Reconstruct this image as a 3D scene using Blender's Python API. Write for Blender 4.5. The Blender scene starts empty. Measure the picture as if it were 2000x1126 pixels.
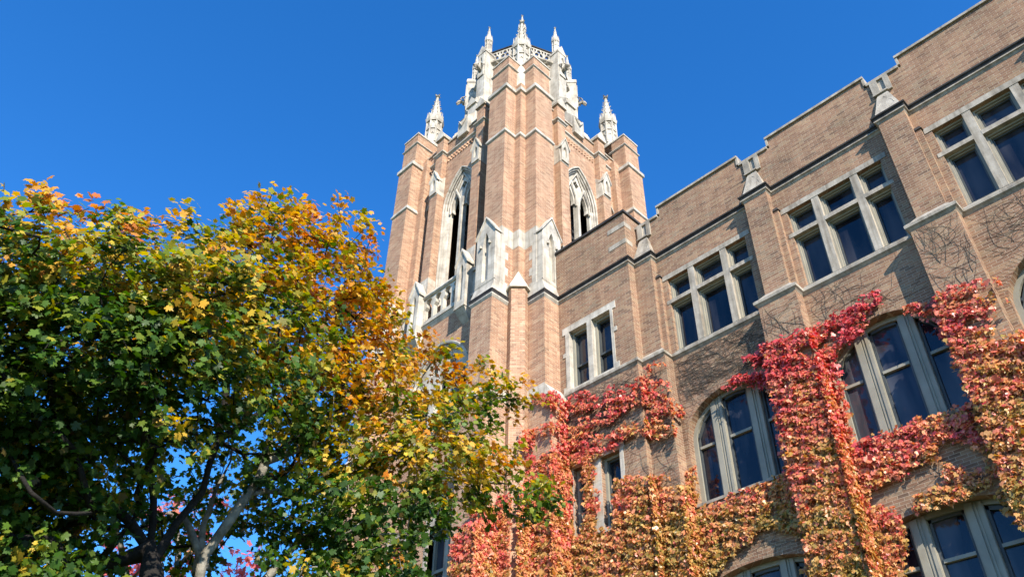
import bpy, bmesh, math, random
import numpy as np
from mathutils import Vector, Matrix
from mathutils.geometry import tessellate_polygon

# ------------------------------------------------------------------ camera, sky, sun, exposure
scn = bpy.context.scene
col = scn.collection
R = math.radians
cam = bpy.data.cameras.new('camera')
cam_o = bpy.data.objects.new('camera', cam)
col.objects.link(cam_o)
YAW, PITCH, ROLL = R(45.967), R(39.957), R(1.1335)
fwd = Vector((-math.sin(YAW)*math.cos(PITCH), math.cos(YAW)*math.cos(PITCH), math.sin(PITCH)))
rt = fwd.cross(Vector((0, 0, 1))).normalized()
up = rt.cross(fwd)
r2 = rt*math.cos(ROLL) + up*math.sin(ROLL)
u2 = -rt*math.sin(ROLL) + up*math.cos(ROLL)
cam_o.matrix_world = Matrix((
    (r2.x, u2.x, -fwd.x, 0), (r2.y, u2.y, -fwd.y, 0), (r2.z, u2.z, -fwd.z, 0), (0, 0, 0, 1)))
cam.sensor_width = 36
cam.lens = 1639.5/2000*36
cam.clip_start = 0.05
cam.clip_end = 5000
scn.camera = cam_o

SUN_EL, SUN_AZ = R(32.2), R(117.3)
world = bpy.data.worlds.new('World')
scn.world = world
world.use_nodes = True
wn = world.node_tree.nodes
bg = wn['Background']
sky = wn.new('ShaderNodeTexSky')
sky.sky_type = 'NISHITA'
sky.sun_disc = False
sky.sun_elevation = SUN_EL
sky.sun_rotation = SUN_AZ
sky.altitude = 900
sky.air_density = 1.0
sky.dust_density = 0.0
sky.ozone_density = 4.0
hs = wn.new('ShaderNodeHueSaturation')
hs.inputs['Hue'].default_value = 0.506
hs.inputs['Saturation'].default_value = 1.28
hs.inputs['Value'].default_value = 1.0
world.node_tree.links.new(sky.outputs[0], hs.inputs['Color'])
world.node_tree.links.new(hs.outputs[0], bg.inputs[0])
bg.inputs[1].default_value = 0.175

sun = bpy.data.lights.new('sun', 'SUN')
sun.energy = 5.0
sun.angle = R(0.5)
sun.color = (1.0, 0.93, 0.82)
sun_o = bpy.data.objects.new('sun', sun)
col.objects.link(sun_o)
to_sun = Vector((math.sin(SUN_AZ)*math.cos(SUN_EL), math.cos(SUN_AZ)*math.cos(SUN_EL), math.sin(SUN_EL)))
sun_o.rotation_euler = to_sun.to_track_quat('Z', 'Y').to_euler()

scn.view_settings.view_transform = 'Standard'
scn.view_settings.look = 'None'
scn.view_settings.gamma = 1
scn.view_settings.exposure = 0.92

# ------------------------------------------------------------------ helpers
class MB:
    """collects faces; build() links them as one mesh object"""
    def __init__(s): s.v = []; s.f = []
    def add(s, vs, fs):
        b = len(s.v); s.v += [tuple(p) for p in vs]; s.f += [tuple(b+i for i in f) for f in fs]
    def box(s, x0, x1, y0, y1, z0, z1):
        s.add([(x0,y0,z0),(x1,y0,z0),(x1,y1,z0),(x0,y1,z0),(x0,y0,z1),(x1,y0,z1),(x1,y1,z1),(x0,y1,z1)],
              [(0,3,2,1),(4,5,6,7),(0,1,5,4),(1,2,6,5),(2,3,7,6),(3,0,4,7)])
    def hexa(s, lo, hi):
        """four lower points, four upper points"""
        s.add(list(lo)+list(hi), [(0,3,2,1),(4,5,6,7),(0,1,5,4),(1,2,6,5),(2,3,7,6),(3,0,4,7)])
    def prism(s, poly, off):
        n = len(poly); off = Vector(off)
        a = [Vector(p) for p in poly]; b = [p+off for p in a]
        s.add(a+b, [tuple(range(n))[::-1], tuple(range(n, 2*n))] + [(i, (i+1) % n, n+(i+1) % n, n+i) for i in range(n)])
    def frustum(s, cx, cy, z0, r0, z1, r1, n=8, rot=0.0):
        lo = [(cx+r0*math.cos(rot+2*math.pi*i/n), cy+r0*math.sin(rot+2*math.pi*i/n), z0) for i in range(n)]
        hi = [(cx+r1*math.cos(rot+2*math.pi*i/n), cy+r1*math.sin(rot+2*math.pi*i/n), z1) for i in range(n)]
        s.add(lo+hi, [tuple(range(n))[::-1], tuple(range(n, 2*n))] + [(i, (i+1) % n, n+(i+1) % n, n+i) for i in range(n)])
    def panel(s, outer, holes, to3, depth, back=False):
        """flat panel of (u, v) outline with holes, reveals going in by the depth vector"""
        loops = [[Vector((u, v, 0)) for u, v in outer]] + [[Vector((u, v, 0)) for u, v in h] for h in holes]
        flat = [p for l in loops for p in l]
        tris = tessellate_polygon(loops)
        s.add([to3(p.x, p.y) for p in flat], tris)
        d = Vector(depth)
        for l in loops:
            n = len(l); a = [Vector(to3(p.x, p.y)) for p in l]
            s.add(a+[p+d for p in a], [(i, (i+1) % n, n+(i+1) % n, n+i) for i in range(n)])
        if back:
            s.add([Vector(to3(p.x, p.y))+d for p in flat], [t[::-1] for t in tris])
    def sweep(s, prof, path, closed=False):
        """profile of (outward, z) swept along a plan path; outward lies to the right of travel"""
        n = len(path); P = [Vector(p) for p in path]; m = len(prof); rows = []
        for i in range(n):
            ns = []
            for a, b in ((i-1, i), (i, i+1)):
                if not closed and (a < 0 or b >= n): continue
                d = (P[b % n]-P[a % n]).normalized(); ns.append(Vector((d.y, -d.x)))
            if len(ns) == 2:
                q = ns[0]+ns[1]; k = q/(q.dot(ns[0]) or 1)
            else: k = ns[0]
            rows.append([(P[i].x+k.x*o, P[i].y+k.y*o, z) for o, z in prof])
        b = [v for r in rows for v in r]; f = []
        for i in range(n if closed else n-1):
            j = (i+1) % n
            for k in range(m-1): f.append((i*m+k, j*m+k, j*m+k+1, i*m+k+1))
        if not closed:
            f.append(tuple(range(m))); f.append(tuple((n-1)*m+k for k in range(m))[::-1])
        s.add(b, f)
    def tube(s, pts, rad, n=5):
        P = [Vector(p) for p in pts]; rows = []
        for i, p in enumerate(P):
            d = (P[min(i+1, len(P)-1)]-P[max(i-1, 0)])
            d = d.normalized() if d.length > 1e-9 else Vector((0, 0, 1))
            a = d.cross(Vector((0.3, 0.2, 1))if abs(d.z) < .9 else Vector((1, 0, 0))).normalized(); b = d.cross(a)
            rr = rad[i] if hasattr(rad, '__len__') else rad
            rows += [p+(a*math.cos(2*math.pi*k/n)+b*math.sin(2*math.pi*k/n))*rr for k in range(n)]
        f = []
        for i in range(len(P)-1):
            for k in range(n): f.append((i*n+k, i*n+(k+1) % n, (i+1)*n+(k+1) % n, (i+1)*n+k))
        f += [tuple(range(n))[::-1], tuple((len(P)-1)*n+k for k in range(n))]
        s.add(rows, f)
    def merge(s, other, M=None):
        vs = other.v if M is None else [M @ Vector(p) for p in other.v]
        s.add(vs, other.f)
    def mesh(s, name, mat, smooth=False):
        me = bpy.data.meshes.new(name); me.from_pydata([tuple(p) for p in s.v], [], s.f); me.materials.append(mat)
        bm = bmesh.new(); bm.from_mesh(me); bmesh.ops.recalc_face_normals(bm, faces=bm.faces); bm.to_mesh(me); bm.free()
        if smooth: me.polygons.foreach_set('use_smooth', [True]*len(me.polygons))
        me.update(); return me
    def build(s, name, mat, parent=None, smooth=False):
        o = bpy.data.objects.new(name, s.mesh(name, mat, smooth)); col.objects.link(o)
        if parent is not None: o.parent = parent
        return o

def empty(name, loc=(0, 0, 0)):
    o = bpy.data.objects.new(name, None); col.objects.link(o); o.location = loc
    o.empty_display_size = .3
    return o
def tag(o, label=None, cat=None, group=None, kind=None):
    for k, v in (('label', label), ('category', cat), ('group', group), ('kind', kind)):
        if v: o[k] = v
    return o

def arch(cx, hw, zs, za, n=10, pointed=True):
    """points of an arch from the right springing over to the left one"""
    pts = []
    if pointed:
        h = za-zs; r = (hw*hw+h*h)/(2*hw)           # each side an arc centred on the springing line
        c = hw-r
        a1 = math.atan2(h, -c)
        for i in range(n+1): a = a1*i/n; pts.append((cx+c+r*math.cos(a), zs+r*math.sin(a)))
        pts += [(2*cx-x, z) for x, z in pts[-2::-1]]
    else:
        for i in range(2*n+1): a = math.pi*i/(2*n); pts.append((cx+hw*math.cos(a), zs+(za-zs)*math.sin(a)))
    return pts
def opening(cx, hw, z0, zs, za, n=10, pointed=True):
    return [(cx-hw, z0), (cx+hw, z0)] + arch(cx, hw, zs, za, n, pointed)
def rect(x0, x1, z0, z1): return [(x0, z0), (x1, z0), (x1, z1), (x0, z1)]

# ------------------------------------------------------------------ materials
def new_mat(name):
    m = bpy.data.materials.new(name); m.use_nodes = True
    nt = m.node_tree; return m, nt, nt.nodes['Principled BSDF'], nt.nodes, nt.links
def ramp(N, stops, interp='LINEAR'):
    r = N.new('ShaderNodeValToRGB'); e = r.color_ramp.elements; r.color_ramp.interpolation = interp
    while len(e) < len(stops): e.new(0.5)
    for k, (p, c) in enumerate(stops): e[k].position = p; e[k].color = (*c, 1)
    return r

def streaks(N, L, g, col_out, lo, amount_pos=(.30, .62), sc=(2.2, 2.2, .22)):
    """rain streaks and soot running down a face"""
    mp = N.new('ShaderNodeMapping'); mp.inputs['Scale'].default_value = sc; L.new(g.outputs['Position'], mp.inputs[0])
    n = N.new('ShaderNodeTexNoise'); n.inputs['Scale'].default_value = 2.0; n.inputs['Detail'].default_value = 6; n.inputs['Roughness'].default_value = .65; L.new(mp.outputs[0], n.inputs['Vector'])
    r = ramp(N, [(amount_pos[0], lo), (amount_pos[1], (1, 1, 1))]); L.new(n.outputs['Fac'], r.inputs[0])
    mu = N.new('ShaderNodeMix'); mu.data_type = 'RGBA'; mu.blend_type = 'MULTIPLY'; mu.inputs[0].default_value = 1
    L.new(col_out, mu.inputs[6]); L.new(r.outputs[0], mu.inputs[7]); return mu.outputs[2]
def brick_material(name, stops, mortar, stain=0.25):
    m, nt, bs, N, L = new_mat(name)
    g = N.new('ShaderNodeNewGeometry'); sp = N.new('ShaderNodeSeparateXYZ'); L.new(g.outputs['Position'], sp.inputs[0])
    ad = N.new('ShaderNodeMath'); ad.operation = 'ADD'; L.new(sp.outputs[0], ad.inputs[0]); L.new(sp.outputs[1], ad.inputs[1])
    cb = N.new('ShaderNodeCombineXYZ'); L.new(ad.outputs[0], cb.inputs[0]); L.new(sp.outputs[2], cb.inputs[1])
    # slight waviness of the courses
    nz = N.new('ShaderNodeTexNoise'); nz.inputs['Scale'].default_value = 6; L.new(cb.outputs[0], nz.inputs['Vector'])
    mx = N.new('ShaderNodeVectorMath'); mx.operation = 'MULTIPLY_ADD'
    L.new(nz.outputs['Color'], mx.inputs[0]); mx.inputs[1].default_value = (.012, .010, 0); L.new(cb.outputs[0], mx.inputs[2])
    b = N.new('ShaderNodeTexBrick'); L.new(mx.outputs[0], b.inputs['Vector'])
    b.inputs['Color1'].default_value = (0, 0, 0, 1); b.inputs['Color2'].default_value = (1, 1, 1, 1); b.inputs['Mortar'].default_value = (.5, .5, .5, 1)
    b.inputs['Scale'].default_value = 1; b.inputs['Mortar Size'].default_value = .006; b.inputs['Mortar Smooth'].default_value = .3
    b.inputs['Brick Width'].default_value = .215; b.inputs['Row Height'].default_value = .0677; b.inputs['Bias'].default_value = 0
    b.offset = .5
    rp = ramp(N, stops); L.new(b.outputs['Color'], rp.inputs[0])
    # blotches of different firing over a few bricks, soot streaks
    n2 = N.new('ShaderNodeTexNoise'); n2.inputs['Scale'].default_value = 1.1; n2.inputs['Detail'].default_value = 5; L.new(g.outputs['Position'], n2.inputs['Vector'])
    r2_ = ramp(N, [(.32, (1-stain,)*3), (.62, (1.08, 1.06, 1.04))]); L.new(n2.outputs['Fac'], r2_.inputs[0])
    mu = N.new('ShaderNodeMix'); mu.data_type = 'RGBA'; mu.blend_type = 'MULTIPLY'; mu.inputs[0].default_value = 1
    L.new(rp.outputs[0], mu.inputs[6]); L.new(r2_.outputs[0], mu.inputs[7])
    n3 = N.new('ShaderNodeTexNoise'); n3.inputs['Scale'].default_value = 60; n3.inputs['Detail'].default_value = 3; L.new(g.outputs['Position'], n3.inputs['Vector'])
    r3 = ramp(N, [(.3, (.8, .8, .8)), (.7, (1.12, 1.12, 1.12))]); L.new(n3.outputs['Fac'], r3.inputs[0])
    mu2 = N.new('ShaderNodeMix'); mu2.data_type = 'RGBA'; mu2.blend_type = 'MULTIPLY'; mu2.inputs[0].default_value = 1
    L.new(mu.outputs[2], mu2.inputs[6]); L.new(r3.outputs[0], mu2.inputs[7])
    mm = N.new('ShaderNodeMix'); mm.data_type = 'RGBA'; L.new(b.outputs['Fac'], mm.inputs[0])
    L.new(mu2.outputs[2], mm.inputs[6]); mm.inputs[7].default_value = (*mortar, 1)
    L.new(streaks(N, L, g, mm.outputs[2], (.78, .76, .74)), bs.inputs['Base Color']); bs.inputs['Roughness'].default_value = .9
    bs.inputs['Specular IOR Level'].default_value = .2
    # raked joints and rough faces
    inv = N.new('ShaderNodeMath'); inv.operation = 'SUBTRACT'; inv.inputs[0].default_value = 1; L.new(b.outputs['Fac'], inv.inputs[1])
    ma = N.new('ShaderNodeMath'); ma.operation = 'MULTIPLY_ADD'; L.new(n3.outputs['Fac'], ma.inputs[0]); ma.inputs[1].default_value = .5; L.new(inv.outputs[0], ma.inputs[2])
    bp = N.new('ShaderNodeBump'); bp.inputs['Strength'].default_value = .7; bp.inputs['Distance'].default_value = .008
    L.new(ma.outputs[0], bp.inputs['Height']); L.new(bp.outputs[0], bs.inputs['Normal'])
    return m

def mottled(name, c0, c1, scale=3, rough=.85, bump=.15, fine=40, c2=None, joints=None, streak=None):
    m, nt, bs, N, L = new_mat(name)
    g = N.new('ShaderNodeNewGeometry')
    n = N.new('ShaderNodeTexNoise'); n.inputs['Scale'].default_value = scale; n.inputs['Detail'].default_value = 6; n.inputs['Roughness'].default_value = .62
    L.new(g.outputs['Position'], n.inputs['Vector'])
    st = [(.34, c0), (.66, c1)]
    if c2: st = [(.30, c2), (.44, c0), (.66, c1)]
    rp = ramp(N, st); L.new(n.outputs['Fac'], rp.inputs[0])
    out = rp.outputs[0]
    n2 = N.new('ShaderNodeTexNoise'); n2.inputs['Scale'].default_value = fine; n2.inputs['Detail'].default_value = 4; L.new(g.outputs['Position'], n2.inputs['Vector'])
    if joints:   # ashlar blocks: each a slightly different tint, fine joints
        sp = N.new('ShaderNodeSeparateXYZ'); L.new(g.outputs['Position'], sp.inputs[0])
        ad = N.new('ShaderNodeMath'); ad.operation = 'ADD'; L.new(sp.outputs[0], ad.inputs[0]); L.new(sp.outputs[1], ad.inputs[1])
        cb = N.new('ShaderNodeCombineXYZ'); L.new(ad.outputs[0], cb.inputs[0]); L.new(sp.outputs[2], cb.inputs[1])
        b = N.new('ShaderNodeTexBrick'); L.new(cb.outputs[0], b.inputs['Vector'])
        b.inputs['Color1'].default_value = (.86, .85, .83, 1); b.inputs['Color2'].default_value = (1.05, 1.04, 1.02, 1); b.inputs['Mortar'].default_value = (.62, .60, .56, 1)
        b.inputs['Scale'].default_value = 1; b.inputs['Mortar Size'].default_value = .004; b.inputs['Brick Width'].default_value = joints[0]; b.inputs['Row Height'].default_value = joints[1]
        mu = N.new('ShaderNodeMix'); mu.data_type = 'RGBA'; mu.blend_type = 'MULTIPLY'; mu.inputs[0].default_value = 1
        L.new(out, mu.inputs[6]); L.new(b.outputs['Color'], mu.inputs[7]); out = mu.outputs[2]
    if streak: out = streaks(N, L, g, out, streak, (.36, .56), (3.5, 3.5, .35))
    L.new(out, bs.inputs['Base Color']); bs.inputs['Roughness'].default_value = rough
    bs.inputs['Specular IOR Level'].default_value = .3
    bp = N.new('ShaderNodeBump'); bp.inputs['Strength'].default_value = bump; bp.inputs['Distance'].default_value = .02
    L.new(n2.outputs['Fac'], bp.inputs['Height']); L.new(bp.outputs[0], bs.inputs['Normal'])
    return m

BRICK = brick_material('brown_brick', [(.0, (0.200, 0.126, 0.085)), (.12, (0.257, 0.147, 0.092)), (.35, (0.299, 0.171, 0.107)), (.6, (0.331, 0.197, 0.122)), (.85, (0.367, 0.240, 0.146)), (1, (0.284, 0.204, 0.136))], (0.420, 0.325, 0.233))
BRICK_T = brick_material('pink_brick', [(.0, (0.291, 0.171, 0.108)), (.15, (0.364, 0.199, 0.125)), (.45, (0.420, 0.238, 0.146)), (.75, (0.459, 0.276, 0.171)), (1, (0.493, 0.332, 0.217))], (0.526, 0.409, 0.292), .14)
STONE = mottled('pale_limestone', (.45, .41, .345), (.59, .545, .47), 2.2, .85, .2, 45, (.30, .27, .235), (.62, .34), (.74, .72, .70))
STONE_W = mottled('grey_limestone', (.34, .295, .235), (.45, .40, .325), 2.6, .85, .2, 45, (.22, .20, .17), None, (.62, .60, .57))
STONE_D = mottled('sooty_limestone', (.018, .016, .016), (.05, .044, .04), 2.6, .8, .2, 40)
PAINT = mottled('olive_grey_paint', (.235, .215, .165), (.30, .275, .215), 2.0, .5, .05, 80)
PAINT_D = mottled('dark_green_grey_paint', (.045, .05, .05), (.075, .08, .078), 3.0, .45, .05, 80)
LOUVRE = mottled('dark_slate_louvre', (.02, .02, .023), (.04, .04, .045), 3, .7)
ROOF = mottled('grey_gravel_roof', (.12, .12, .12), (.2, .19, .18), 8, .9)
GRASS = mottled('lawn_grass', (.03, .055, .015), (.07, .09, .025), .6, .95, .4, 30)

def glass_material(name, base, tint):
    m, nt, bs, N, L = new_mat(name)
    g = N.new('ShaderNodeNewGeometry')
    mp = N.new('ShaderNodeMapping'); mp.inputs['Scale'].default_value = (1.6, 1.6, .35); L.new(g.outputs['Position'], mp.inputs[0])
    n = N.new('ShaderNodeTexNoise'); n.inputs['Scale'].default_value = 1.5; n.inputs['Detail'].default_value = 2; L.new(mp.outputs[0], n.inputs['Vector'])
    rp = ramp(N, [(.38, base), (.72, tint)]); L.new(n.outputs['Fac'], rp.inputs[0])
    oi = N.new('ShaderNodeObjectInfo'); mr = N.new('ShaderNodeMath'); mr.operation = 'MULTIPLY_ADD'; L.new(oi.outputs['Random'], mr.inputs[0]); mr.inputs[1].default_value = 1.5; mr.inputs[2].default_value = .35
    vm = N.new('ShaderNodeVectorMath'); vm.operation = 'SCALE'; L.new(rp.outputs[0], vm.inputs[0]); L.new(mr.outputs[0], vm.inputs['Scale'])
    L.new(vm.outputs[0], bs.inputs['Base Color'])
    bs.inputs['Roughness'].default_value = .04; bs.inputs['IOR'].default_value = 1.5
    n2 = N.new('ShaderNodeTexNoise'); n2.inputs['Scale'].default_value = 1.3; L.new(g.outputs['Position'], n2.inputs['Vector'])
    bp = N.new('ShaderNodeBump'); bp.inputs['Strength'].default_value = .14; bp.inputs['Distance'].default_value = .05
    L.new(n2.outputs['Fac'], bp.inputs['Height']); L.new(bp.outputs[0], bs.inputs['Normal'])
    return m
GLASS = glass_material('dark_window_glass', (.006, .007, .012), (.05, .05, .056))
BLIND = mottled('pale_window_shade', (.10, .095, .09), (.13, .125, .115), 3, .9, .05)

# ------------------------------------------------------------------ ground
GZ = -1.6
mb = MB(); mb.add([(-900, -900, GZ), (900, -900, GZ), (900, 900, GZ), (-900, 900, GZ)], [(0, 1, 2, 3)])
tag(mb.build('ground', GRASS), 'green campus lawn around the brick hall', 'ground', kind='structure')
# ------------------------------------------------------------------ the long brick wing
wing = empty('school_wing', (-4, 15, GZ))
tag(wing, 'long brown brick hall wing with ivy, battlements and rows of windows', 'building')
wing_inv = Matrix.Translation((4, -15, -GZ))
def wb(mb, name, mat, parent=None, smooth=False):
    o = mb.build(name, mat, parent if parent is not None else wing, smooth)
    if parent is None: o.matrix_parent_inverse = wing_inv
    return o

PITCHX = 3.655
PIERS = [(-6.73, -6.10), (-3.075, -2.455), (.58, 1.20)]        # upper pier fronts
CENT = [-8.245, -4.59, -.935, 2.72]                           # window centres
WR = 4.6                                                     # right end
HW = 1.22
WH = 1.245                                                   # arched window half width
Y0 = 15.0
t3 = lambda u, v: (u, Y0, v)
holes = []
for c in CENT:
    holes.append(rect(c-HW, c+HW, 12.46, 14.85))
    holes.append(opening(c, WH, 8.30, 9.95, 10.92, 10, False))
    holes.append(opening(c, WH, 3.9, 6.35, 6.72, 10, False))
mb = MB(); mb.panel([(-10.34, GZ), (WR, GZ), (WR, 17.26), (-10.34, 17.26)], holes, t3, (0, .42, 0))
# merlons rise above the crenels
for a, b in [(-9.45, -6.80), (-5.80, -3.10), (-2.16, .55), (1.5, WR-.02)]:
    mb.box(a, b, Y0+.002, Y0+.40, 17.26, 17.60)
mb.box(-10.3, WR-.01, Y0+.425, 24.9, GZ, 15.9)
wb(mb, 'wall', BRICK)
mb = MB(); mb.box(-10.2, WR-.05, Y0+.3, 24.8, 15.9, 16.3); wb(mb, 'roof', ROOF)

# coping of the battlements: low in the crenels, high on the merlons, upright stones between
for a, b in [(-10.33, -9.51), (-6.74, -5.86), (-3.04, -2.22), (.61, 1.44)]:
    mb = MB(); mb.box(a, b, Y0-.05, Y0+.45, 17.262, 17.345); wb(mb, 'crenel_coping', STONE_W)
for a, b in [(-9.45, -6.80), (-5.80, -3.10), (-2.16, .55), (1.5, WR-.02)]:
    mb = MB(); mb.box(a-.06, b+.06, Y0-.055, Y0+.45, 17.602, 17.675)
    mb.box(a-.06, a-.002, Y0-.03, Y0+.43, 17.346, 17.60); mb.box(b+.002, b+.06, Y0-.03, Y0+.43, 17.346, 17.60)
    wb(mb, 'merlon_coping', STONE_W)

# cornice round the piers
PF = 14.76
path = [(-10.34, 14.76), (-9.76, 14.76), (-9.76, Y0)]
for a, b in PIERS: path += [(a, Y0), (a, PF), (b, PF), (b, Y0)]
path += [(WR, Y0)]
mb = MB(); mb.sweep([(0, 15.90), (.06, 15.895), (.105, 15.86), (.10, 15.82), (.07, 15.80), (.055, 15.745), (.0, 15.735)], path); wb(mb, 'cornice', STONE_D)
mb = MB(); mb.sweep([(0, 15.735), (.062, 15.733), (.062, 15.70), (.035, 15.69), (0, 15.64)], path); wb(mb, 'cornice_fillet', STONE_W)

# string course under the top windows, stepping round the piers
PL = 14.66
path = []
lo = [(-10.34, -9.66)] + [(a-.19, b+.14) for a, b in PIERS]
path = [(-10.34, PL), (-9.66, PL), (-9.66, Y0)]
for a, b in lo[1:]: path += [(a, Y0), (a, PL), (b, PL), (b, Y0)]
path += [(WR, Y0)]
mb = MB(); mb.sweep([(0, 12.46), (.035, 12.445), (.075, 12.40), (.07, 12.33), (.03, 12.30), (0, 12.265)], path); wb(mb, 'string_course', STONE_W)

def pier(a, b, first=False):
    m = MB()
    m.box(a, b, PF, Y0-.002, 12.46, 15.66)
    m.box(a-.19 if not first else a, b+.14, PL, Y0-.003, GZ, 12.28)
    o = wb(m, 'buttress', BRICK)
    # narrow colonnette in the angle
    m = MB(); m.box(b+.002, b+.13, PF+.13, Y0-.004, 12.46, 14.98); wb(m, 'angle_shaft', BRICK, o)
    m = MB(); m.hexa([(b+.002, PF+.10, 14.98), (b+.165, PF+.10, 14.98), (b+.165, Y0-.004, 14.98), (b+.002, Y0-.004, 14.98)],
                     [(b+.002, PF+.14, 15.09), (b+.12, PF+.14, 15.09), (b+.12, Y0-.004, 15.09), (b+.002, Y0-.004, 15.09)])
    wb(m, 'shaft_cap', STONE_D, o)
    # sloped weathering where it steps in
    m = MB(); x0 = a-.19 if not first else a
    m.hexa([(x0, PL-.01, 12.45), (b+.14, PL-.01, 12.45), (b+.14, Y0-.004, 12.45), (x0, Y0-.004, 12.45)],
           [(a-.01, PF-.008, 12.60), (b+.01, PF-.008, 12.60), (b+.01, Y0-.004, 12.60), (a-.01, Y0-.004, 12.60)])
    wb(m, 'weathering', STONE_W, o)
    # gabled stone cap standing on the cornice, loop slot above
    c = (a+b)/2
    m = MB()
    za, zb = 15.9, 16.42
    for (z0, w0, y0), (z1, w1, y1) in zip([(15.9, .31, PF-.04), (16.02, .29, PF+.02), (16.3, .225, PF+.09), (16.62, .15, PF+.15)],
                                          [(16.02, .29, PF+.02), (16.3, .225, PF+.09), (16.62, .15, PF+.15), (16.78, .10, Y0-.02)]):
        m.hexa([(c-w0, y0, z0), (c+w0, y0, z0), (c+w0, Y0-.002, z0), (c-w0, Y0-.002, z0)], [(c-w1, y1, z1), (c+w1, y1, z1), (c+w1, Y0-.002, z1), (c-w1, Y0-.002, z1)])
    # raised trefoil moulding on the cap's face
    for sx in (-1, 1):
        m.tube([(c+sx*.20, PF+.045, 16.12), (c+sx*.17, PF+.078, 16.25), (c+sx*.10, PF+.108, 16.36), (c+sx*.07, PF+.125, 16.46), (c, PF+.135, 16.55)], .009, 5)
    wb(m, 'cap', STONE_W, o)
    m = MB()
    m.panel(rect(c-.20, c+.26, 16.74, 17.26), [rect(c-.02, c+.13, 16.80, 17.24)], lambda u, v: (u, Y0-.055, v), (0, .052, 0))
    m.box(c-.21, c+.16, Y0-.09, Y0-.057, 16.745, 16.79)
    wb(m, 'loop_surround', STONE_W, o)
    m = MB(); m.box(c-.02, c+.13, Y0-.006, Y0-.001, 16.80, 17.24); wb(m, 'loop', STONE_W, o)
    return o
pier(-10.339, -9.76, True)
for a, b in PIERS: pier(a, b)

def frame_box(m, x0, x1, z0, z1, y0, y1, w):
    m.box(x0, x0+w, y0, y1, z0, z1); m.box(x1-w, x1, y0, y1, z0, z1)
    m.box(x0+w, x1-w, y0, y1, z0, z0+w); m.box(x0+w, x1-w, y0, y1, z1-w, z1)

def top_window(c):
    e = HW
    m = MB()                                                 # stone lintel, mullions, transom
    m.box(c-e-.15, c+e+.15, Y0-.018, Y0+.02, 14.851, 15.01)
    xs = [(-e, -.56), (-.38, .45), (.63, e)]
    for x0, x1 in ((-.56, -.38), (.45, .63)):
        m.box(c+x0, c+x1, Y0-.008, Y0+.24, 12.47, 14.85)
    for x0, x1 in ((c-e-.10, c-e), (c+e, c+e+.10)): m.box(x0, x1, Y0-.012, Y0-.002, 14.02, 14.14)
    for x0, x1 in xs: m.box(c+x0+.001, c+x1-.001, Y0-.012, Y0+.22, 14.02, 14.14)
    o = wb(m, 'window', STONE_W)
    m = MB(); m.hexa([(c-e-.02, Y0-.01, 12.40), (c+e+.02, Y0-.01, 12.40), (c+e+.02, Y0+.30, 12.40), (c-e-.02, Y0+.30, 12.40)],
                     [(c-e-.0, Y0-.04, 12.462), (c+e, Y0-.04, 12.462), (c+e, Y0+.30, 12.53), (c-e, Y0+.30, 12.53)]); wb(m, 'sill', STONE_W, o)
    f = MB(); d = MB(); g = MB(); bl = MB()
    for k, (x0, x1) in enumerate(xs):
        for z0, z1 in ((12.50, 14.02), (14.14, 14.85)):
            frame_box(f, c+x0, c+x1, z0, z1, Y0+.10, Y0+.30, .045)
            frame_box(f, c+x0+.045, c+x1-.045, z0+.045, z1-.045, Y0+.155, Y0+.299, .03)
            frame_box(d, c+x0+.075, c+x1-.075, z0+.075, z1-.075, Y0+.20, Y0+.29, .035)
            g.add([(c+x0+.06, Y0+.25, z0+.06), (c+x1-.06, Y0+.25, z0+.06), (c+x1-.06, Y0+.25, z1-.06), (c+x0+.06, Y0+.25, z1-.06)], [(0, 1, 2, 3)])
    wb(f, 'frame', PAINT, o); wb(d, 'sash', PAINT_D, o); wb(g, 'pane', GLASS, o)
    return o
for c in CENT: top_window(c)

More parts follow.
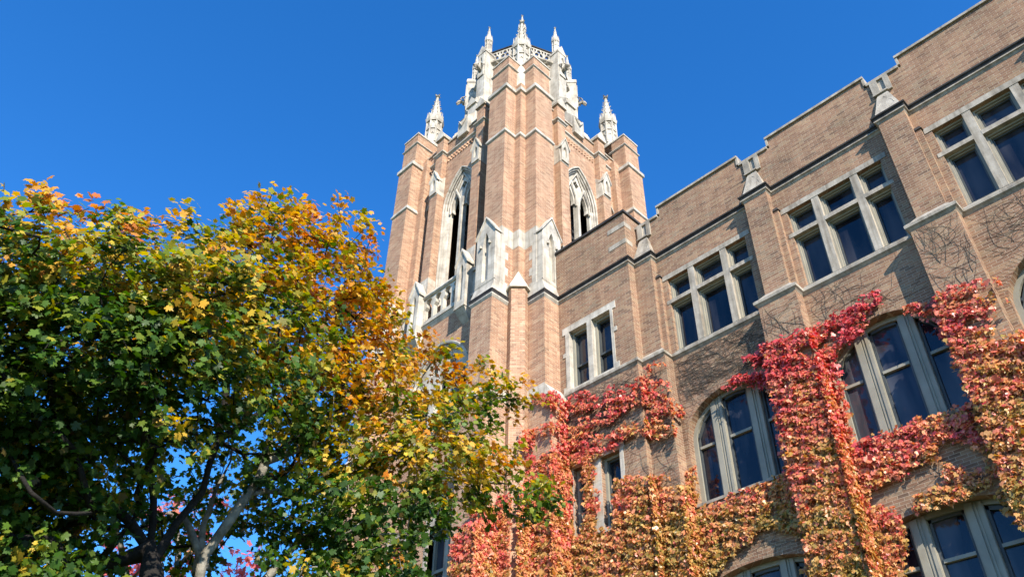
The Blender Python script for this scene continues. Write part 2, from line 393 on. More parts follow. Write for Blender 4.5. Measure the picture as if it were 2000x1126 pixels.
def arched_window(c, z0, zs, za, rail):
    def top(x, k=0.0):
        t = max(0, 1-((x-c)/(WH+k))**2); return zs+(za-zs)*math.sqrt(t)
    yf = Y0+.17
    o = MB()                                                 # broad painted mullions with ribs
    mul = [(-.66, -.33), (.33, .66)]
    for a, b in mul:
        x0, x1 = c+a, c+b
        for p0, p1, y in ((x0, x1, yf+.03), (x0+.03, x0+.16, yf), (x0+.19, x0+.215, yf+.012), (x1-.075, x1-.01, yf+.006)):
            q = [(p0, y, z0+.04), (p1, y, z0+.04), (p1, y, top(p1)-.03), (p0, y, top(p0)-.03)]
            o.prism(q, (0, Y0+.34-y-.001*(p1-p0), 0))
    # outer frame following the arch
    n = 26; ou = []; inn = []
    for i in range(n+1):
        a = math.pi*i/n; ou.append((c+WH*math.cos(a), zs+(za-zs)*math.sin(a))); inn.append((c+(WH-.10)*math.cos(a), zs+(za-zs-.10)*math.sin(a)))
    outer = [(c-WH, z0), (c+WH, z0)]+ou; inner = [(c-WH+.10, z0+.08), (c+WH-.10, z0+.08)]+inn
    o.panel(outer, [inner], lambda u, v: (u, yf+.04, v), (0, .10, 0))
    win = wb(o, 'window', PAINT)
    d = MB(); g = MB(); rails = []
    for a, b in ((-WH+.09, -.66), (-.33, .33), (.66, WH-.09)):
        x0, x1 = c+a, c+b
        for q0, q1 in ((x0, x0+.055), (x1-.055, x1)):
            d.prism([(q0, yf+.09, z0+.07), (q1, yf+.09, z0+.07), (q1, yf+.09, top(q1, -.08)-.09), (q0, yf+.09, top(q0, -.08)-.09)], (0, .08, 0))
        xm = (x0+x1)/2
        d.prism([(x0, yf+.09, top(x0, -.08)-.16), (xm, yf+.09, top(xm, -.08)-.16), (x1, yf+.09, top(x1, -.08)-.16), (x1, yf+.09, top(x1, -.08)-.085), (xm, yf+.09, top(xm, -.08)-.085), (x0, yf+.09, top(x0, -.08)-.085)], (0, .08, 0))
        d.box(x0+.055, x1-.055, yf+.09, yf+.17, z0+.07, z0+.14)
        rl = MB(); rl.box(x0+.05, x1-.05, yf+.075, yf+.16, rail-.035, rail+.03); rails.append(rl)
        g.prism([(x0, yf+.14, z0+.1), (x1, yf+.14, z0+.1), (x1, yf+.14, top(x1, -.08)-.1), (xm, yf+.14, top(xm, -.08)-.1), (x0, yf+.14, top(x0, -.08)-.1)], (0, .01, 0))
    wb(d, 'sash', PAINT_D, win); [wb(r_, 'meeting_rail', PAINT, win) for r_ in rails]; wb(g, 'pane', GLASS, win)
    m = MB(); m.hexa([(c-WH-.03, Y0-.04, z0-.06), (c+WH+.03, Y0-.04, z0-.06), (c+WH+.03, Y0+.3, z0-.06), (c-WH-.03, Y0+.3, z0-.06)],
                     [(c-WH-.03, Y0-.05, z0), (c+WH+.03, Y0-.05, z0), (c+WH+.03, Y0+.3, z0+.07), (c-WH-.03, Y0+.3, z0+.07)]); wb(m, 'sill', STONE_W, win)
    # ring of brick voussoirs round the head
    m = MB(); N_ = 46 if za-zs > .6 else 40
    for i in range(N_):
        a0 = math.pi*(i+.06)/N_; a1 = math.pi*(i+.94)/N_
        P = lambda a, k: (c+(WH+k)*math.cos(a), zs+(za-zs+k)*math.sin(a))
        q = [P(a0, .002), P(a1, .002), P(a1, .22), P(a0, .22)]
        m.prism([(x, Y0-.006, z) for x, z in q], (0, .0055, 0))
    wb(m, 'brick_arch', BRICK, win)
    return win
for c in CENT:
    arched_window(c, 8.30, 9.95, 10.92, 9.77)
    arched_window(c, 3.90, 6.35, 6.72, 5.84)

# ------------------------------------------------------------------ flat bay beside the tower (same wing)
YB = 14.48; XL, XR = -13.03, -10.34
tb = lambda u, v: (u, YB, v)
mb = MB()
mb.panel([(XL, GZ), (XR, GZ), (XR, 17.66), (XL, 17.66)], [rect(-12.61, -11.08, 12.46, 14.44), rect(-12.62, -12.02, 8.28, 10.12), rect(-11.72, -11.12, 8.28, 10.12)], tb, (0, .40, 0))
mb.box(XL+.01, XR-.3, YB+.402, 17.0, GZ, 17.655)
mb.box(XR-.299, XR+.003, YB+.003, 17.0, GZ, 17.657)
wb(mb, 'bay_wall', BRICK)
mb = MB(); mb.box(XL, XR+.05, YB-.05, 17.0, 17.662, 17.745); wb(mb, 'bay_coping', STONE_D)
for z in (16.47, 17.12):
    mb = MB(); mb.box(-10.96, XR+.012, YB-.012, YB-.002, z, z+.17); mb.box(XR+.001, XR+.012, YB-.002, YB+.30, z, z+.17); wb(mb, 'quoin_stone', STONE_W)
path = [(XL, YB), (XR, YB), (XR, PF)]
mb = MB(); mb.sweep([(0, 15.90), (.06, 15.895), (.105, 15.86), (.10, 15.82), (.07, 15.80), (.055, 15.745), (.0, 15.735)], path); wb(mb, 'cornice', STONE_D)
mb = MB(); mb.sweep([(0, 15.735), (.062, 15.733), (.062, 15.70), (.035, 15.69), (0, 15.64)], path); wb(mb, 'cornice_fillet', STONE_W)
mb = MB(); mb.sweep([(0, 12.46), (.035, 12.445), (.075, 12.40), (.07, 12.33), (.03, 12.30), (0, 12.265)], [(XL+.15, YB), (XR, YB), (XR, PL)]); wb(mb, 'string_course', STONE_W)
# pair of sash windows in a toothed stone surround
m = MB()
m.panel([(-12.84, 14.40), (-12.84, 14.64), (-10.89, 14.64), (-10.89, 14.40), (-11.0, 14.40), (-11.0, 13.76), (-10.89, 13.76), (-10.89, 13.62), (-11.0, 13.62), (-11.0, 12.62), (-10.89, 12.62), (-10.89, 12.44),
         (-12.84, 12.44), (-12.84, 12.62), (-12.74, 12.62), (-12.74, 13.62), (-12.84, 13.62), (-12.84, 13.76), (-12.74, 13.76), (-12.74, 14.40)][::-1],
        [rect(-12.60, -11.93, 12.50, 14.43), rect(-11.76, -11.09, 12.50, 14.43)], lambda u, v: (u, YB-.02, v), (0, .20, 0))
pw = wb(m, 'window', STONE)
def sash_pair(parent, lights, z0, z1, rail):
    f = MB(); d = MB(); g = MB()
    for x0, x1 in lights:
        frame_box(f, x0, x1, z0, z1, YB+.13, YB+.33, .07)
        frame_box(d, x0+.07, x1-.07, z0+.07, z1-.07, YB+.2, YB+.3, .04)
        d.box(x0+.11, x1-.11, YB+.18, YB+.28, rail-.03, rail+.03)
        g.add([(x0+.08, YB+.27, z0+.08), (x1-.08, YB+.27, z0+.08), (x1-.08, YB+.27, z1-.08), (x0+.08, YB+.27, z1-.08)], [(0, 1, 2, 3)])
    wb(f, 'frame', PAINT, parent); wb(d, 'sash', PAINT_D, parent); wb(g, 'pane', GLASS, parent)
sash_pair(pw, [(-12.60, -11.93), (-11.76, -11.09)], 12.50, 14.43, 13.28)
m = MB()
for x0, x1 in ((-12.74, -12.62), (-12.02, -11.72), (-11.12, -11.0)): m.box(x0, x1, YB-.015, YB-.002, 8.2, 10.12)
m.box(-12.78, -10.96, YB-.02, YB-.002, 10.121, 10.28); m.box(-12.78, -10.96, YB-.04, YB+.2, 8.18, 8.279)
pw = wb(m, 'window', STONE)
sash_pair(pw, [(-12.62, -12.02), (-11.72, -11.12)], 8.28, 10.12, 9.08)
# ------------------------------------------------------------------ the square bell tower
TX, TY = -17.25, 17.05
tower = empty('bell_tower', (TX, TY, GZ))
tag(tower, 'tall pink brick tower with white stone pinnacles and lantern top', 'tower')
t_inv = Matrix.Translation((0, 0, -GZ))
def tbuild(mb, name, mat, parent=None, smooth=False):
    o = mb.build(name, mat, parent if parent is not None else tower, smooth)
    if parent is None: o.matrix_parent_inverse = t_inv
    return o
def four(parts):
    """copies of top parts (with sub-parts) turned to the other three sides"""
    for p in parts:
        for k in (1, 2, 3):
            c = p.copy(); col.objects.link(c); c.parent = tower; c.matrix_parent_inverse = t_inv
            c.rotation_euler = (0, 0, k*math.pi/2)
            for ch in list(p.children):
                d = ch.copy(); col.objects.link(d); d.parent = c

CI, CO = 2.30, 3.45      # corner block, inner and outer faces
BI, BO = 2.30, 3.18      # buttress, along the wall
WO = 3.21                # wall face
P1, P2, P3, P4 = 4.45, 4.27, 3.95, 3.86   # buttress faces, from the ground up
TOP = 28.0
F = lambda u, o, z: (u, -o, z)           # along, outward, up for the face looking -y

# ---- corner: block with two buttresses, bands, caps, pinnacle (for the corner at +x, -y)
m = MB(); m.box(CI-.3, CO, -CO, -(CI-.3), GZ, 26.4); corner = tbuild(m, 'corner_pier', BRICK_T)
m = MB(); q = [(CO+.003, 3.17), (CO+.003, CO+.003), (3.17, CO+.003)]
for z0, z1 in ((17.98, 18.72),):
    m.prism([(3.0, -3.0, z0), (CO+.006, -3.0, z0), (CO+.006, -CO-.006, z0), (3.0, -CO-.006, z0)], (0, 0, z1-z0))
tbuild(m, 'stone_band', STONE, corner)
# half-octagonal shaft in the lower notch and its pointed cap
m = MB(); s0 = 3.13
oc = [(3.2, -3.62), (3.41, -3.70), (3.70, -3.41), (3.62, -3.2), (3.2, -3.2)]
m.prism([(x, y, GZ) for x, y in oc], (0, 0, 16.15-GZ)); tbuild(m, 'angle_shaft', BRICK_T, corner)
m = MB(); oc2 = [(3.17, -3.70), (3.43, -3.78), (3.78, -3.43), (3.70, -3.17), (3.17, -3.17)]
b = len(oc2); lo = [(x, y, 16.15) for x, y in oc2]; mid = [(x, y, 16.22) for x, y in oc2]
m.add(lo+mid, [tuple(range(b))[::-1]]+[(i, (i+1) % b, b+(i+1) % b, b+i) for i in range(b)])
ap = (3.46, -3.46, 16.9); m.add(mid+[ap, (3.17, -3.17, 16.5)], [(0, 1, 5), (1, 2, 5), (2, 3, 5), (3, 4, 6, 5), (4, 0, 5, 6)])
tbuild(m, 'shaft_cap', STONE, corner)

def buttress_face(swap):
    """buttress looking -y (swap False) or +x (swap True), at the +x, -y corner"""
    def T(u, o, z): return (u, -o, z) if not swap else (o, -u, z)
    def bx(m, u0, u1, o0, o1, z0, z1):
        a = T(u0, o0, z0); b_ = T(u1, o1, z1)
        m.box(min(a[0], b_[0]), max(a[0], b_[0]), min(a[1], b_[1]), max(a[1], b_[1]), z0, z1)
    def wedge(m, u0, u1, o0, za, zb, oa, ob):
        """sloping weathering from (oa, za) up and in to (ob, zb)"""
        m.prism([T(u0, o0, za), T(u0, oa, za), T(u0, ob, zb), T(u0, o0, zb)], Vector(T(u1, o0, za))-Vector(T(u0, o0, za)))
    m = MB()
    bx(m, BI, BO, CI, P4, 23.4, TOP-.08)
    bx(m, BI-.002, BO+.002, CI, P3, 15.6, 25.9)
    bx(m, BI-.004, BO+.004, CI, P2, 12.4, 15.62)
    bx(m, BI-.05, BO+.03, CI, P1, GZ, 12.2)
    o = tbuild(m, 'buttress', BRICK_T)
    m = MB()
    # ledge at 12.4 with a little gable on its front
    bx(m, BI-.07, BO+.05, CI, P1+.03, 12.2, 12.30); wedge(m, BI-.05, BO+.03, CI, 12.30, 12.62, P1+.02, P2-.02)
    uc = (BI+BO)/2
    # weathering at 23.4 and 25.9, string and coping at the top
    path = [(BI, CI), (BI, P3), (BO, P3), (BO, CI)]
    def ring(prof, P_, du=.004):
        u0, u1 = BI-du, BO+du
        pth = [T(u0, 3.0, 0)[:2], T(u0, P_, 0)[:2], T(u1, P_, 0)[:2], T(u1, 3.0, 0)[:2]]
        if not swap: pth = pth[::-1]
        mm = MB(); mm.sweep(prof, pth); 
        # make sure the offset went outward
        return mm
    def out_ring(prof, P_, du=.004):
        u0, u1 = BI-du, BO+du
        best = None
        for rev in (0, 1):
            pth = [T(u0, 3.05, 0)[:2], T(u0, P_, 0)[:2], T(u1, P_, 0)[:2], T(u1, 3.05, 0)[:2]]
            if rev: pth = pth[::-1]
            mm = MB(); mm.sweep(prof, pth)
            far = max((v[0] if swap else -v[1]) for v in mm.v)
            if best is None or far > best[0]: best = (far, mm)
        return best[1]
    tbuild(m, 'weathering', STONE, o); m = MB()
    m.merge(out_ring([(-.03, 23.58), (.0, 23.58), (.06, 23.42), (.055, 23.37), (0, 23.33)], P3))
    tbuild(m, 'string_course', STONE, o); m = MB()
    m.merge(out_ring([(-.03, 26.13), (.0, 26.13), (.065, 26.09), (.065, 25.92), (.0, 25.885)], P3))
    wedge(m, BI+.02, BO-.02, CI, 26.08, 26.32, P3+.02, P4-.005)
    tbuild(m, 'string_course', STONE, o); m = MB()
    m.merge(out_ring([(0, 27.40), (.055, 27.37), (.055, 27.33), (0, 27.29)], P4))
    bx(m, BI-.03, BO+.03, CI, P4+.03, TOP-.08, TOP)
    tbuild(m, 'cap', STONE, o)
    # pale stone stage: quoins, band, gablet with a niche
    m = MB()
    bx(m, BI-.008, BO+.008, CI, P3+.008, 17.98, 18.72)
    tooth = [(15.75, 16.1, .16), (16.1, 16.45, .30), (16.45, 16.75, .18), (16.75, 17.05, .30), (17.05, 17.4, .17), (17.4, 17.7, .30), (17.7, 17.98, .17)]
    for z0, z1, w in tooth: bx(m, BI-.007, BO+.007, P3-w, P3+.007, z0, z1-.002)
    tbuild(m, 'quoin', STONE, o)
    m = MB(); w2 = .42; PG = 4.20
    def TT(u, v): return T(u, PG, v)
    outer = [(uc-w2, 16.0), (uc+w2, 16.0), (uc+w2, 18.45), (uc, 19.16), (uc-w2, 18.45)]
    nic = opening(uc, .13, 16.5, 18.0, 18.5, 8)
    dv = Vector(T(0, -1, 0))
    m.panel(outer, [nic], TT, dv*.30)
    bx(m, uc-.18, uc+.18, P3+.01, PG-.13, 16.2, 18.5)
    # drip mould along the gable, with small stops
    for sx in (-1, 1):
        a = [T(uc+sx*(w2+.04), PG+.05, 18.38), T(uc, PG+.05, 19.14), T(uc, PG+.05, 19.21), T(uc+sx*(w2+.04), PG+.05, 18.45)]
        m.prism(a, dv*.36)
        m.tube([T(uc+sx*.20, PG+.03, 17.92), T(uc+sx*.20, PG+.05, 18.02)], [.05, .035], 6)
    # broad steps at the base spreading to the lower buttress
    wedge(m, BI-.006, BO+.006, CI, 15.92, 16.36, P2+.045, PG-.02)
    bx(m, BI+.02, BO-.02, PG-.14, PG+.008, 16.36, 16.40)
    tbuild(m, 'gablet', STONE, o)
    m = MB()
    m.merge(out_ring([(-.02, 15.92), (.05, 15.905), (.065, 15.86), (.045, 15.83), (.04, 15.77), (.0, 15.74)], P2))
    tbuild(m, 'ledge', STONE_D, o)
    m = MB(); m.merge(out_ring([(0, 15.74), (.055, 15.735), (.055, 15.70), (.0, 15.62)], P2)); tbuild(m, 'ledge_fillet', STONE, o)
    return o
butts = [buttress_face(False), buttress_face(True)]
# small capping where corner block ends
m = MB(); m.sweep([(0, 23.56), (.05, 23.42), (.045, 23.37), (0, 23.33)], [(3.16, -CO), (CO, -CO), (CO, -3.16)][::-1])
m.sweep([(0, 26.10), (.085, 25.98), (.08, 25.93), (0, 25.84)], [(3.16, -CO), (CO, -CO), (CO, -3.16)][::-1])
far = max(v[0] for v in m.v)
if far < CO+.02:
    m = MB(); m.sweep([(0, 23.56), (.05, 23.42), (.045, 23.37), (0, 23.33)], [(3.16, -CO), (CO, -CO), (CO, -3.16)])
    tbuild(m, 'string_course', STONE, corner)
    m = MB(); m.sweep([(0, 26.13), (.065, 26.09), (.065, 25.92), (0, 25.885)], [(3.16, -CO), (CO, -CO), (CO, -3.16)])
tbuild(m, 'string_course', STONE, corner); m = MB()
m.hexa([(2.3, -CO-.005, 26.4), (CO+.005, -CO-.005, 26.4), (CO+.005, -2.3, 26.4), (2.3, -2.3, 26.4)], [(2.4, -3.1, 27.0), (3.1, -3.1, 27.0), (3.1, -2.4, 27.0), (2.4, -2.4, 27.0)])
tbuild(m, 'weathering', STONE, corner)

def pinnacle(x, y, z0, zb, zt, r, parent=None, crock=5, name='pinnacle'):
    """octagonal shaft with blind tracery and gablets, crocketed spire, finial"""
    m = MB(); rot = math.pi/8
    hs_ = zb-z0
    m.frustum(x, y, z0, r*.98, zb-.05*hs_, r*.92, 8, rot)
    m.frustum(x, y, z0+.55*hs_, r*1.07, z0+.60*hs_, r*1.0, 8, rot)
    m.frustum(x, y, zb-.16*hs_, r*1.12, zb-.05*hs_, r*1.22, 8, rot)
    m.frustum(x, y, zb-.05*hs_, r*1.22, zb+.02*hs_, r*.95, 8, rot)
    # angle shafts and gablets round the head of the shaft
    for k in range(8):
        a = rot+k*math.pi/4; ca, sa = math.cos(a), math.sin(a)
        m.frustum(x+ca*r*.96, y+sa*r*.96, z0+.1*hs_, r*.14, zb-.12*hs_, r*.12, 5)
        m.frustum(x+ca*r*1.0, y+sa*r*1.0, zb-.12*hs_, r*.16, zb+.22*hs_, .004, 5)
        a2 = a+math.pi/8; n_ = Vector((math.cos(a2), math.sin(a2), 0)); tv = Vector((-n_.y, n_.x, 0)); c0 = Vector((x, y, 0))+n_*r*1.02
        w = r*.36
        m.prism([c0-tv*w+Vector((0, 0, zb-.14*hs_)), c0+tv*w+Vector((0, 0, zb-.14*hs_)), c0+tv*w*.9+Vector((0, 0, zb-.02*hs_)), c0+Vector((0, 0, zb+.16*hs_)), c0-tv*w*.9+Vector((0, 0, zb-.02*hs_))], -n_*r*.25)
        # pointed tracery heads on the shaft: pairs of little raised arches
        for zz in (.42, .80):
            for sg in (-1, 1):
                m.tube([c0+tv*sg*w*.75-n_*r*.12+Vector((0, 0, z0+(zz-.16)*hs_)), c0+tv*sg*w*.6-n_*r*.10+Vector((0, 0, z0+(zz-.05)*hs_)), c0-n_*r*.10+Vector((0, 0, z0+zz*hs_))], r*.055, 4)
    # spire with crockets
    zs = zt-.10*(zt-zb); ht = zs-zb
    m.frustum(x, y, zb, r*.80, zs, r*.13, 8, rot)
    for j in range(crock):
        t = (j+.35)/crock*.90; zz = zb+t*ht; rr = r*.80*(1-t)+r*.13*t; s = r*.20*(1-.45*t)
        for k in range(8 if r > .22 else 4):
            a = rot+k*math.pi/4*(1 if r > .22 else 2)+(0 if r > .22 else rot)
            ca, sa = math.cos(a), math.sin(a)
            pts = [(x+ca*(rr-.02), y+sa*(rr-.02), zz-s*.6), (x+ca*(rr+s*.7), y+sa*(rr+s*.7), zz-s*.2), (x+ca*(rr+s*1.15), y+sa*(rr+s*1.15), zz+s*.45), (x+ca*(rr+s*.55), y+sa*(rr+s*.55), zz+s*.75)]
            m.tube(pts, [s*.30, s*.42, s*.40, s*.12], 5)
    # finial: collar, four leaves and a bud
    m.frustum(x, y, zs-.02, r*.13, zs+.12*(zt-zs), r*.30, 8, rot); m.frustum(x, y, zs+.12*(zt-zs), r*.30, zs+.28*(zt-zs), r*.13, 8, rot)
    for k in range(4):
        a = k*math.pi/2; ca, sa = math.cos(a), math.sin(a); zz = zs+.42*(zt-zs)
        m.tube([(x, y, zz-.1*(zt-zs)), (x+ca*r*.26, y+sa*r*.26, zz), (x+ca*r*.34, y+sa*r*.34, zz+.16*(zt-zs)), (x+ca*r*.18, y+sa*r*.18, zz+.22*(zt-zs))], [r*.08, r*.13, r*.12, r*.04], 5)
    m.frustum(x, y, zs+.25*(zt-zs), r*.11, zs+.62*(zt-zs), r*.12, 8); m.frustum(x, y, zs+.60*(zt-zs), r*.20, zt, r*.04, 8)
    return tbuild(m, name, STONE, parent)

# white stone base wrapped in the angle of the buttress tops, then the pinnacle
m = MB(); m.prism([(2.45, -2.45, 26.4), (3.16, -2.45, 26.4), (3.42, -2.75, 26.4), (3.42, -3.16, 26.4), (3.16, -3.42, 26.4), (2.75, -3.42, 26.4), (2.45, -3.16, 26.4)], (0, 0, 1.1))
lo = [(2.45, -2.45, 27.5), (3.16, -2.45, 27.5), (3.42, -2.75, 27.5), (3.42, -3.16, 27.5), (3.16, -3.42, 27.5), (2.75, -3.42, 27.5), (2.45, -3.16, 27.5)]
hi = [(2.76+(x-2.76)*.75, -2.76+(y+2.76)*.75, 28.3) for x, y, z in lo]
n_ = 7; m.add(lo+hi, [tuple(range(n_, 2*n_))]+[(i, (i+1) % n_, n_+(i+1) % n_, n_+i) for i in range(n_)])
pb = tbuild(m, 'pinnacle_base', STONE)
pin = pinnacle(2.76, -2.76, 28.2, 30.15, 32.05, .36)
four([corner]+butts+[pb, pin])

# ---- one face of the tower (looking -y): wall, tall traceried window, side lancets, small buttresses, balustrade
m = MB()
big = opening(0, .97, 18.0, 22.75, 24.62, 12)
sideL = opening(-1.86, .30, 18.2, 22.9, 23.75, 8); sideR = opening(1.86, .30, 18.2, 22.9, 23.75, 8)
lowwin = opening(0, 1.5, 12.7, 14.2, 15.95, 12)
l1 = rect(-1.55, -.85, 7.2, 9.6); l2 = rect(.25, .95, 7.2, 9.6)
m.panel([(-2.31, 16.9), (2.31, 16.9), (2.31, 26.72), (-2.31, 26.72)], [big, sideL, sideR], lambda u, v: F(u, WO, v), (0, .55, 0), back=True)
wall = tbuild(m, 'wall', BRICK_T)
LO = 3.53
m = MB(); m.panel([(-2.29, GZ), (2.29, GZ), (2.29, 16.97), (-2.29, 16.97)], [lowwin, l1, l2], lambda u, v: F(u, LO, v), (0, .60, 0), back=True)
m.box(-2.29, 2.29, -LO+.002, -WO+.3, 16.93, 16.975); tbuild(m, 'base_wall', BRICK_T, wall)
m = MB(); m.box(-2.31, 2.31, -WO-.05, -WO+.55, 26.722, 26.80); tbuild(m, 'coping', STONE_W, wall)
m = MB()     # string course stepping round the small buttresses
SBo = 3.50; us = [(-1.43, -.99), (.99, 1.43)]
prof = [(0, 26.16), (.03, 26.14), (.085, 26.05), (.08, 26.0), (.02, 25.96), (0, 25.92)]
pth = [(-2.30, WO)]
for a, b_ in us: pth += [(a, WO), (a, SBo-.04), (b_, SBo-.04), (b_, WO)]
pth += [(2.30, WO)]
mm = MB(); mm.sweep(prof, [(u, -o) for u, o in pth])
if min(v[1] for v in mm.v) > -SBo-.0: mm = MB(); mm.sweep(prof, [(u, -o) for u, o in pth[::-1]])
m.merge(mm); tbuild(m, 'string_course', STONE, wall)
# dog-tooth brick band under the string
m = MB()
for seg in ((-2.28, -1.45), (-.97, .97), (1.45, 2.28)):
    n_ = int((seg[1]-seg[0])/.15)
    for r_ in range(2):
        for i in range(n_):
            u = seg[0]+(i+.5+.25*r_)*(seg[1]-seg[0])/(n_+.3); z = 25.55+r_*.16
            m.prism([F(u-.05, WO+.001, z), F(u+.02, WO+.06, z), F(u+.05, WO+.001, z)], (0, 0, .10))
tbuild(m, 'brick_band', BRICK_T, wall)

def lights_panel(m, cx, hw_l, gap, z0, zs, za, o, depth, outer, n=2, extra=()):
    hl = []
    for k in range(n):
        c = cx+(k-(n-1)/2)*(2*hw_l+gap)
        # cusped head: trefoil made of three lobes
        a = hw_l; pts = [(c-a, z0), (c+a, z0)]
        hgt = za-zs
        for t in (0, .25, .5): pts.append((c+a-.0*t, zs-hgt*(.35-.35*t/.5)))
        pts += [(c+a*.72, zs+hgt*.10), (c+a*.55, zs-hgt*.02), (c+a*.62, zs+hgt*.25), (c+a*.50, zs+hgt*.55), (c+a*.22, zs+hgt*.85), (c, zs+hgt),
                (c-a*.22, zs+hgt*.85), (c-a*.50, zs+hgt*.55), (c-a*.62, zs+hgt*.25), (c-a*.55, zs-hgt*.02), (c-a*.72, zs+hgt*.10)]
        for t in (.5, .25, 0): pts.append((c-a, zs-hgt*(.35-.35*t/.5)))
        hl.append(pts)
    m.panel(outer, hl+list(extra), lambda u, v: F(u, o, v), (0, depth, 0), back=True)
    return hl
m = MB()
hl = lights_panel(m, 0, .31, .13, 18.0, 22.55, 23.3, WO-.19, .13, opening(0, .985, 17.9, 22.75, 24.64, 12),
                  extra=[[(0+.13*math.cos(a)*(1+.22*math.cos(4*a)), 23.72+.17*math.sin(a)*(1+.22*math.cos(4*a))) for a in [2*math.pi*i/20 for i in range(20)]]])
win = tbuild(m, 'window', STONE)
m = MB()     # splayed stone orders running up the jambs and round the head
for k, (hw, o, r_) in enumerate(((.93, WO-.02, .045), (.86, WO-.08, .04), (.79, WO-.14, .03))):
    pts = [(-hw, 17.9)]+[(x, z) for x, z in arch(0, hw, 22.75, 24.62-.09*k-.03, 12)[::-1]]+[(hw, 17.9)]
    m.tube([F(u, o, z) for u, z in pts], r_, 6)
for sx in (-1, 1):
    m.prism([F(sx*.97, WO-.005, 18.0), F(sx*.97, WO-.005, 22.75), F(sx*.70, WO-.19, 22.75), F(sx*.70, WO-.19, 18.0)], (0, .02, 0))
# mullion and ogee hoods over the two lights
m.box(-.06, .06, -(WO-.10), -(WO-.189), 18.0, 23.0)
for sx in (-1, 1):
    c = sx*.37
    m.tube([F(c-.30, WO-.15, 22.5), F(c-.27, WO-.13, 22.95), F(c-.12, WO-.12, 23.32), F(c, WO-.10, 23.62)], .04, 5)
    m.tube([F(c+.30, WO-.15, 22.5), F(c+.27, WO-.13, 22.95), F(c+.12, WO-.12, 23.32), F(c, WO-.10, 23.62)], .04, 5)
    m.tube([F(c, WO-.15, 23.6), F(c*.5, WO-.14, 23.95), F(0, WO-.13, 24.3)], .035, 5)
tbuild(m, 'archivolt', STONE, win)
m = MB()
for i in range(14): 
    z = 18.1+i*.36; m.hexa([F(-.8, WO-.74, z), F(.8, WO-.74, z), F(.8, WO-.84, z+.10), F(-.8, WO-.84, z+.10)], [F(-.8, WO-.74, z+.03), F(.8, WO-.74, z+.03), F(.8, WO-.84, z+.13), F(-.8, WO-.84, z+.13)])
m.box(-1.05, 1.05, -(WO-.95), -(WO-1.0), 17.6, 24.9)
tbuild(m, 'louvre', LOUVRE, win)
sides = []
for c in (-1.86, 1.86):
    m = MB(); m.panel(opening(c, .31, 18.1, 22.9, 23.78, 8), [opening(c, .17, 18.4, 22.8, 23.35, 8)], lambda u, v: F(u, WO-.12, v), (0, .22, 0), back=True)
    m.tube([F(u, WO+.0, z) for u, z in [(c-.30, 18.2)]+arch(c, .30, 22.9, 23.75, 8)[::-1]+[(c+.30, 18.2)]], .035, 5)
    o = tbuild(m, 'lancet_window', STONE); m = MB(); m.box(c-.3, c+.3, -(WO-.62), -(WO-.66), 18.0, 23.8); tbuild(m, 'louvre', LOUVRE, o); sides.append(o)
minis = []
for a, b_ in us:
    u = (a+b_)/2; w = (b_-a)/2
    m = MB(); m.box(a, b_, -SBo-.03, -WO+.1, 16.6, 23.55); m.box(a+.01, b_-.01, -SBo+.05, -WO+.1, 23.5, 27.1)
    o = tbuild(m, 'small_buttress', BRICK_T)
    m = MB()
    # stone gablet stage half way up
    m.box(a-.012, b_+.012, -SBo-.045, -WO+.0, 23.55, 23.70)
    m.prism([F(a-.01, WO, 23.70), F(a-.01, SBo+.05, 23.70), F(a-.01, SBo-.02, 24.4), F(a-.01, WO, 24.7)], (b_-a+.02, 0, 0))
    m.panel([(u-.19, 23.62), (u+.19, 23.62), (u+.19, 24.42), (u, 24.86), (u-.19, 24.42)], [opening(u, .09, 23.85, 24.2, 24.45, 6)], lambda p, q: F(p, SBo+.10, q), (0, .24, 0))
    m.box(u-.1, u+.1, -SBo-.02, -SBo+.05, 23.8, 24.5)
    for sx in (-1, 1):
        m.prism([F(u+sx*.25, SBo+.14, 24.32), F(u, SBo+.14, 24.88), F(u, SBo+.14, 24.97), F(u+sx*.25, SBo+.14, 24.41)], (0, .28, 0))
    tbuild(m, 'gablet', STONE, o)
    m = MB()     # gabled stone cap above the parapet
    m.box(a-.05, b_+.05, -SBo-.03, -WO+.2, 26.95, 27.03)
    m.prism([F(a-.06, SBo+.02, 27.03), F(b_+.06, SBo+.02, 27.03), F(b_+.03, SBo+.02, 27.12), F(u, SBo+.02, 27.52), F(a-.03, SBo+.02, 27.12)], (0, .62, 0))
    tbuild(m, 'cap', STONE, o)
    m = MB()     # tall niche on a corbel at its foot, beside the balustrade
    NO = SBo+.36
    m.panel([(u-.24, 16.55), (u+.24, 16.55), (u+.24, 18.42), (u, 18.92), (u-.24, 18.42)], [opening(u, .10, 16.8, 18.0, 18.35, 6)], lambda p, q: F(p, NO, q), (0, .40, 0))
    m.box(u-.12, u+.12, -NO+.10, -SBo, 16.7, 18.4)
    for sx in (-1, 1):
        m.prism([F(u+sx*.30, NO+.05, 18.30), F(u, NO+.05, 18.93), F(u, NO+.05, 19.03), F(u+sx*.30, NO+.05, 18.40)], (0, .34, 0))
    m.hexa([F(u-.15, SBo, 16.05), F(u+.15, SBo, 16.05), F(u+.15, WO, 16.05), F(u-.15, WO, 16.05)], [F(u-.24, NO, 16.5), F(u+.24, NO, 16.5), F(u+.24, WO, 16.5), F(u-.24, WO, 16.5)])
    m.box(u-.26, u+.26, -NO-.02, -WO, 16.5, 16.56)
    m.box(u-.22, u+.22, -SBo-.031, -WO, 18.4, 19.3)
    tbuild(m, 'niche', STONE, o)
    minis.append(o)
m = MB()     # balustrade of shouldered openings
BO_ = 3.60
m.sweep([(-.12, 18.16), (.05, 18.17), (.09, 18.22), (.05, 18.30), (.03, 18.36), (-.12, 18.36)], [(-.98, -BO_), (.98, -BO_)])
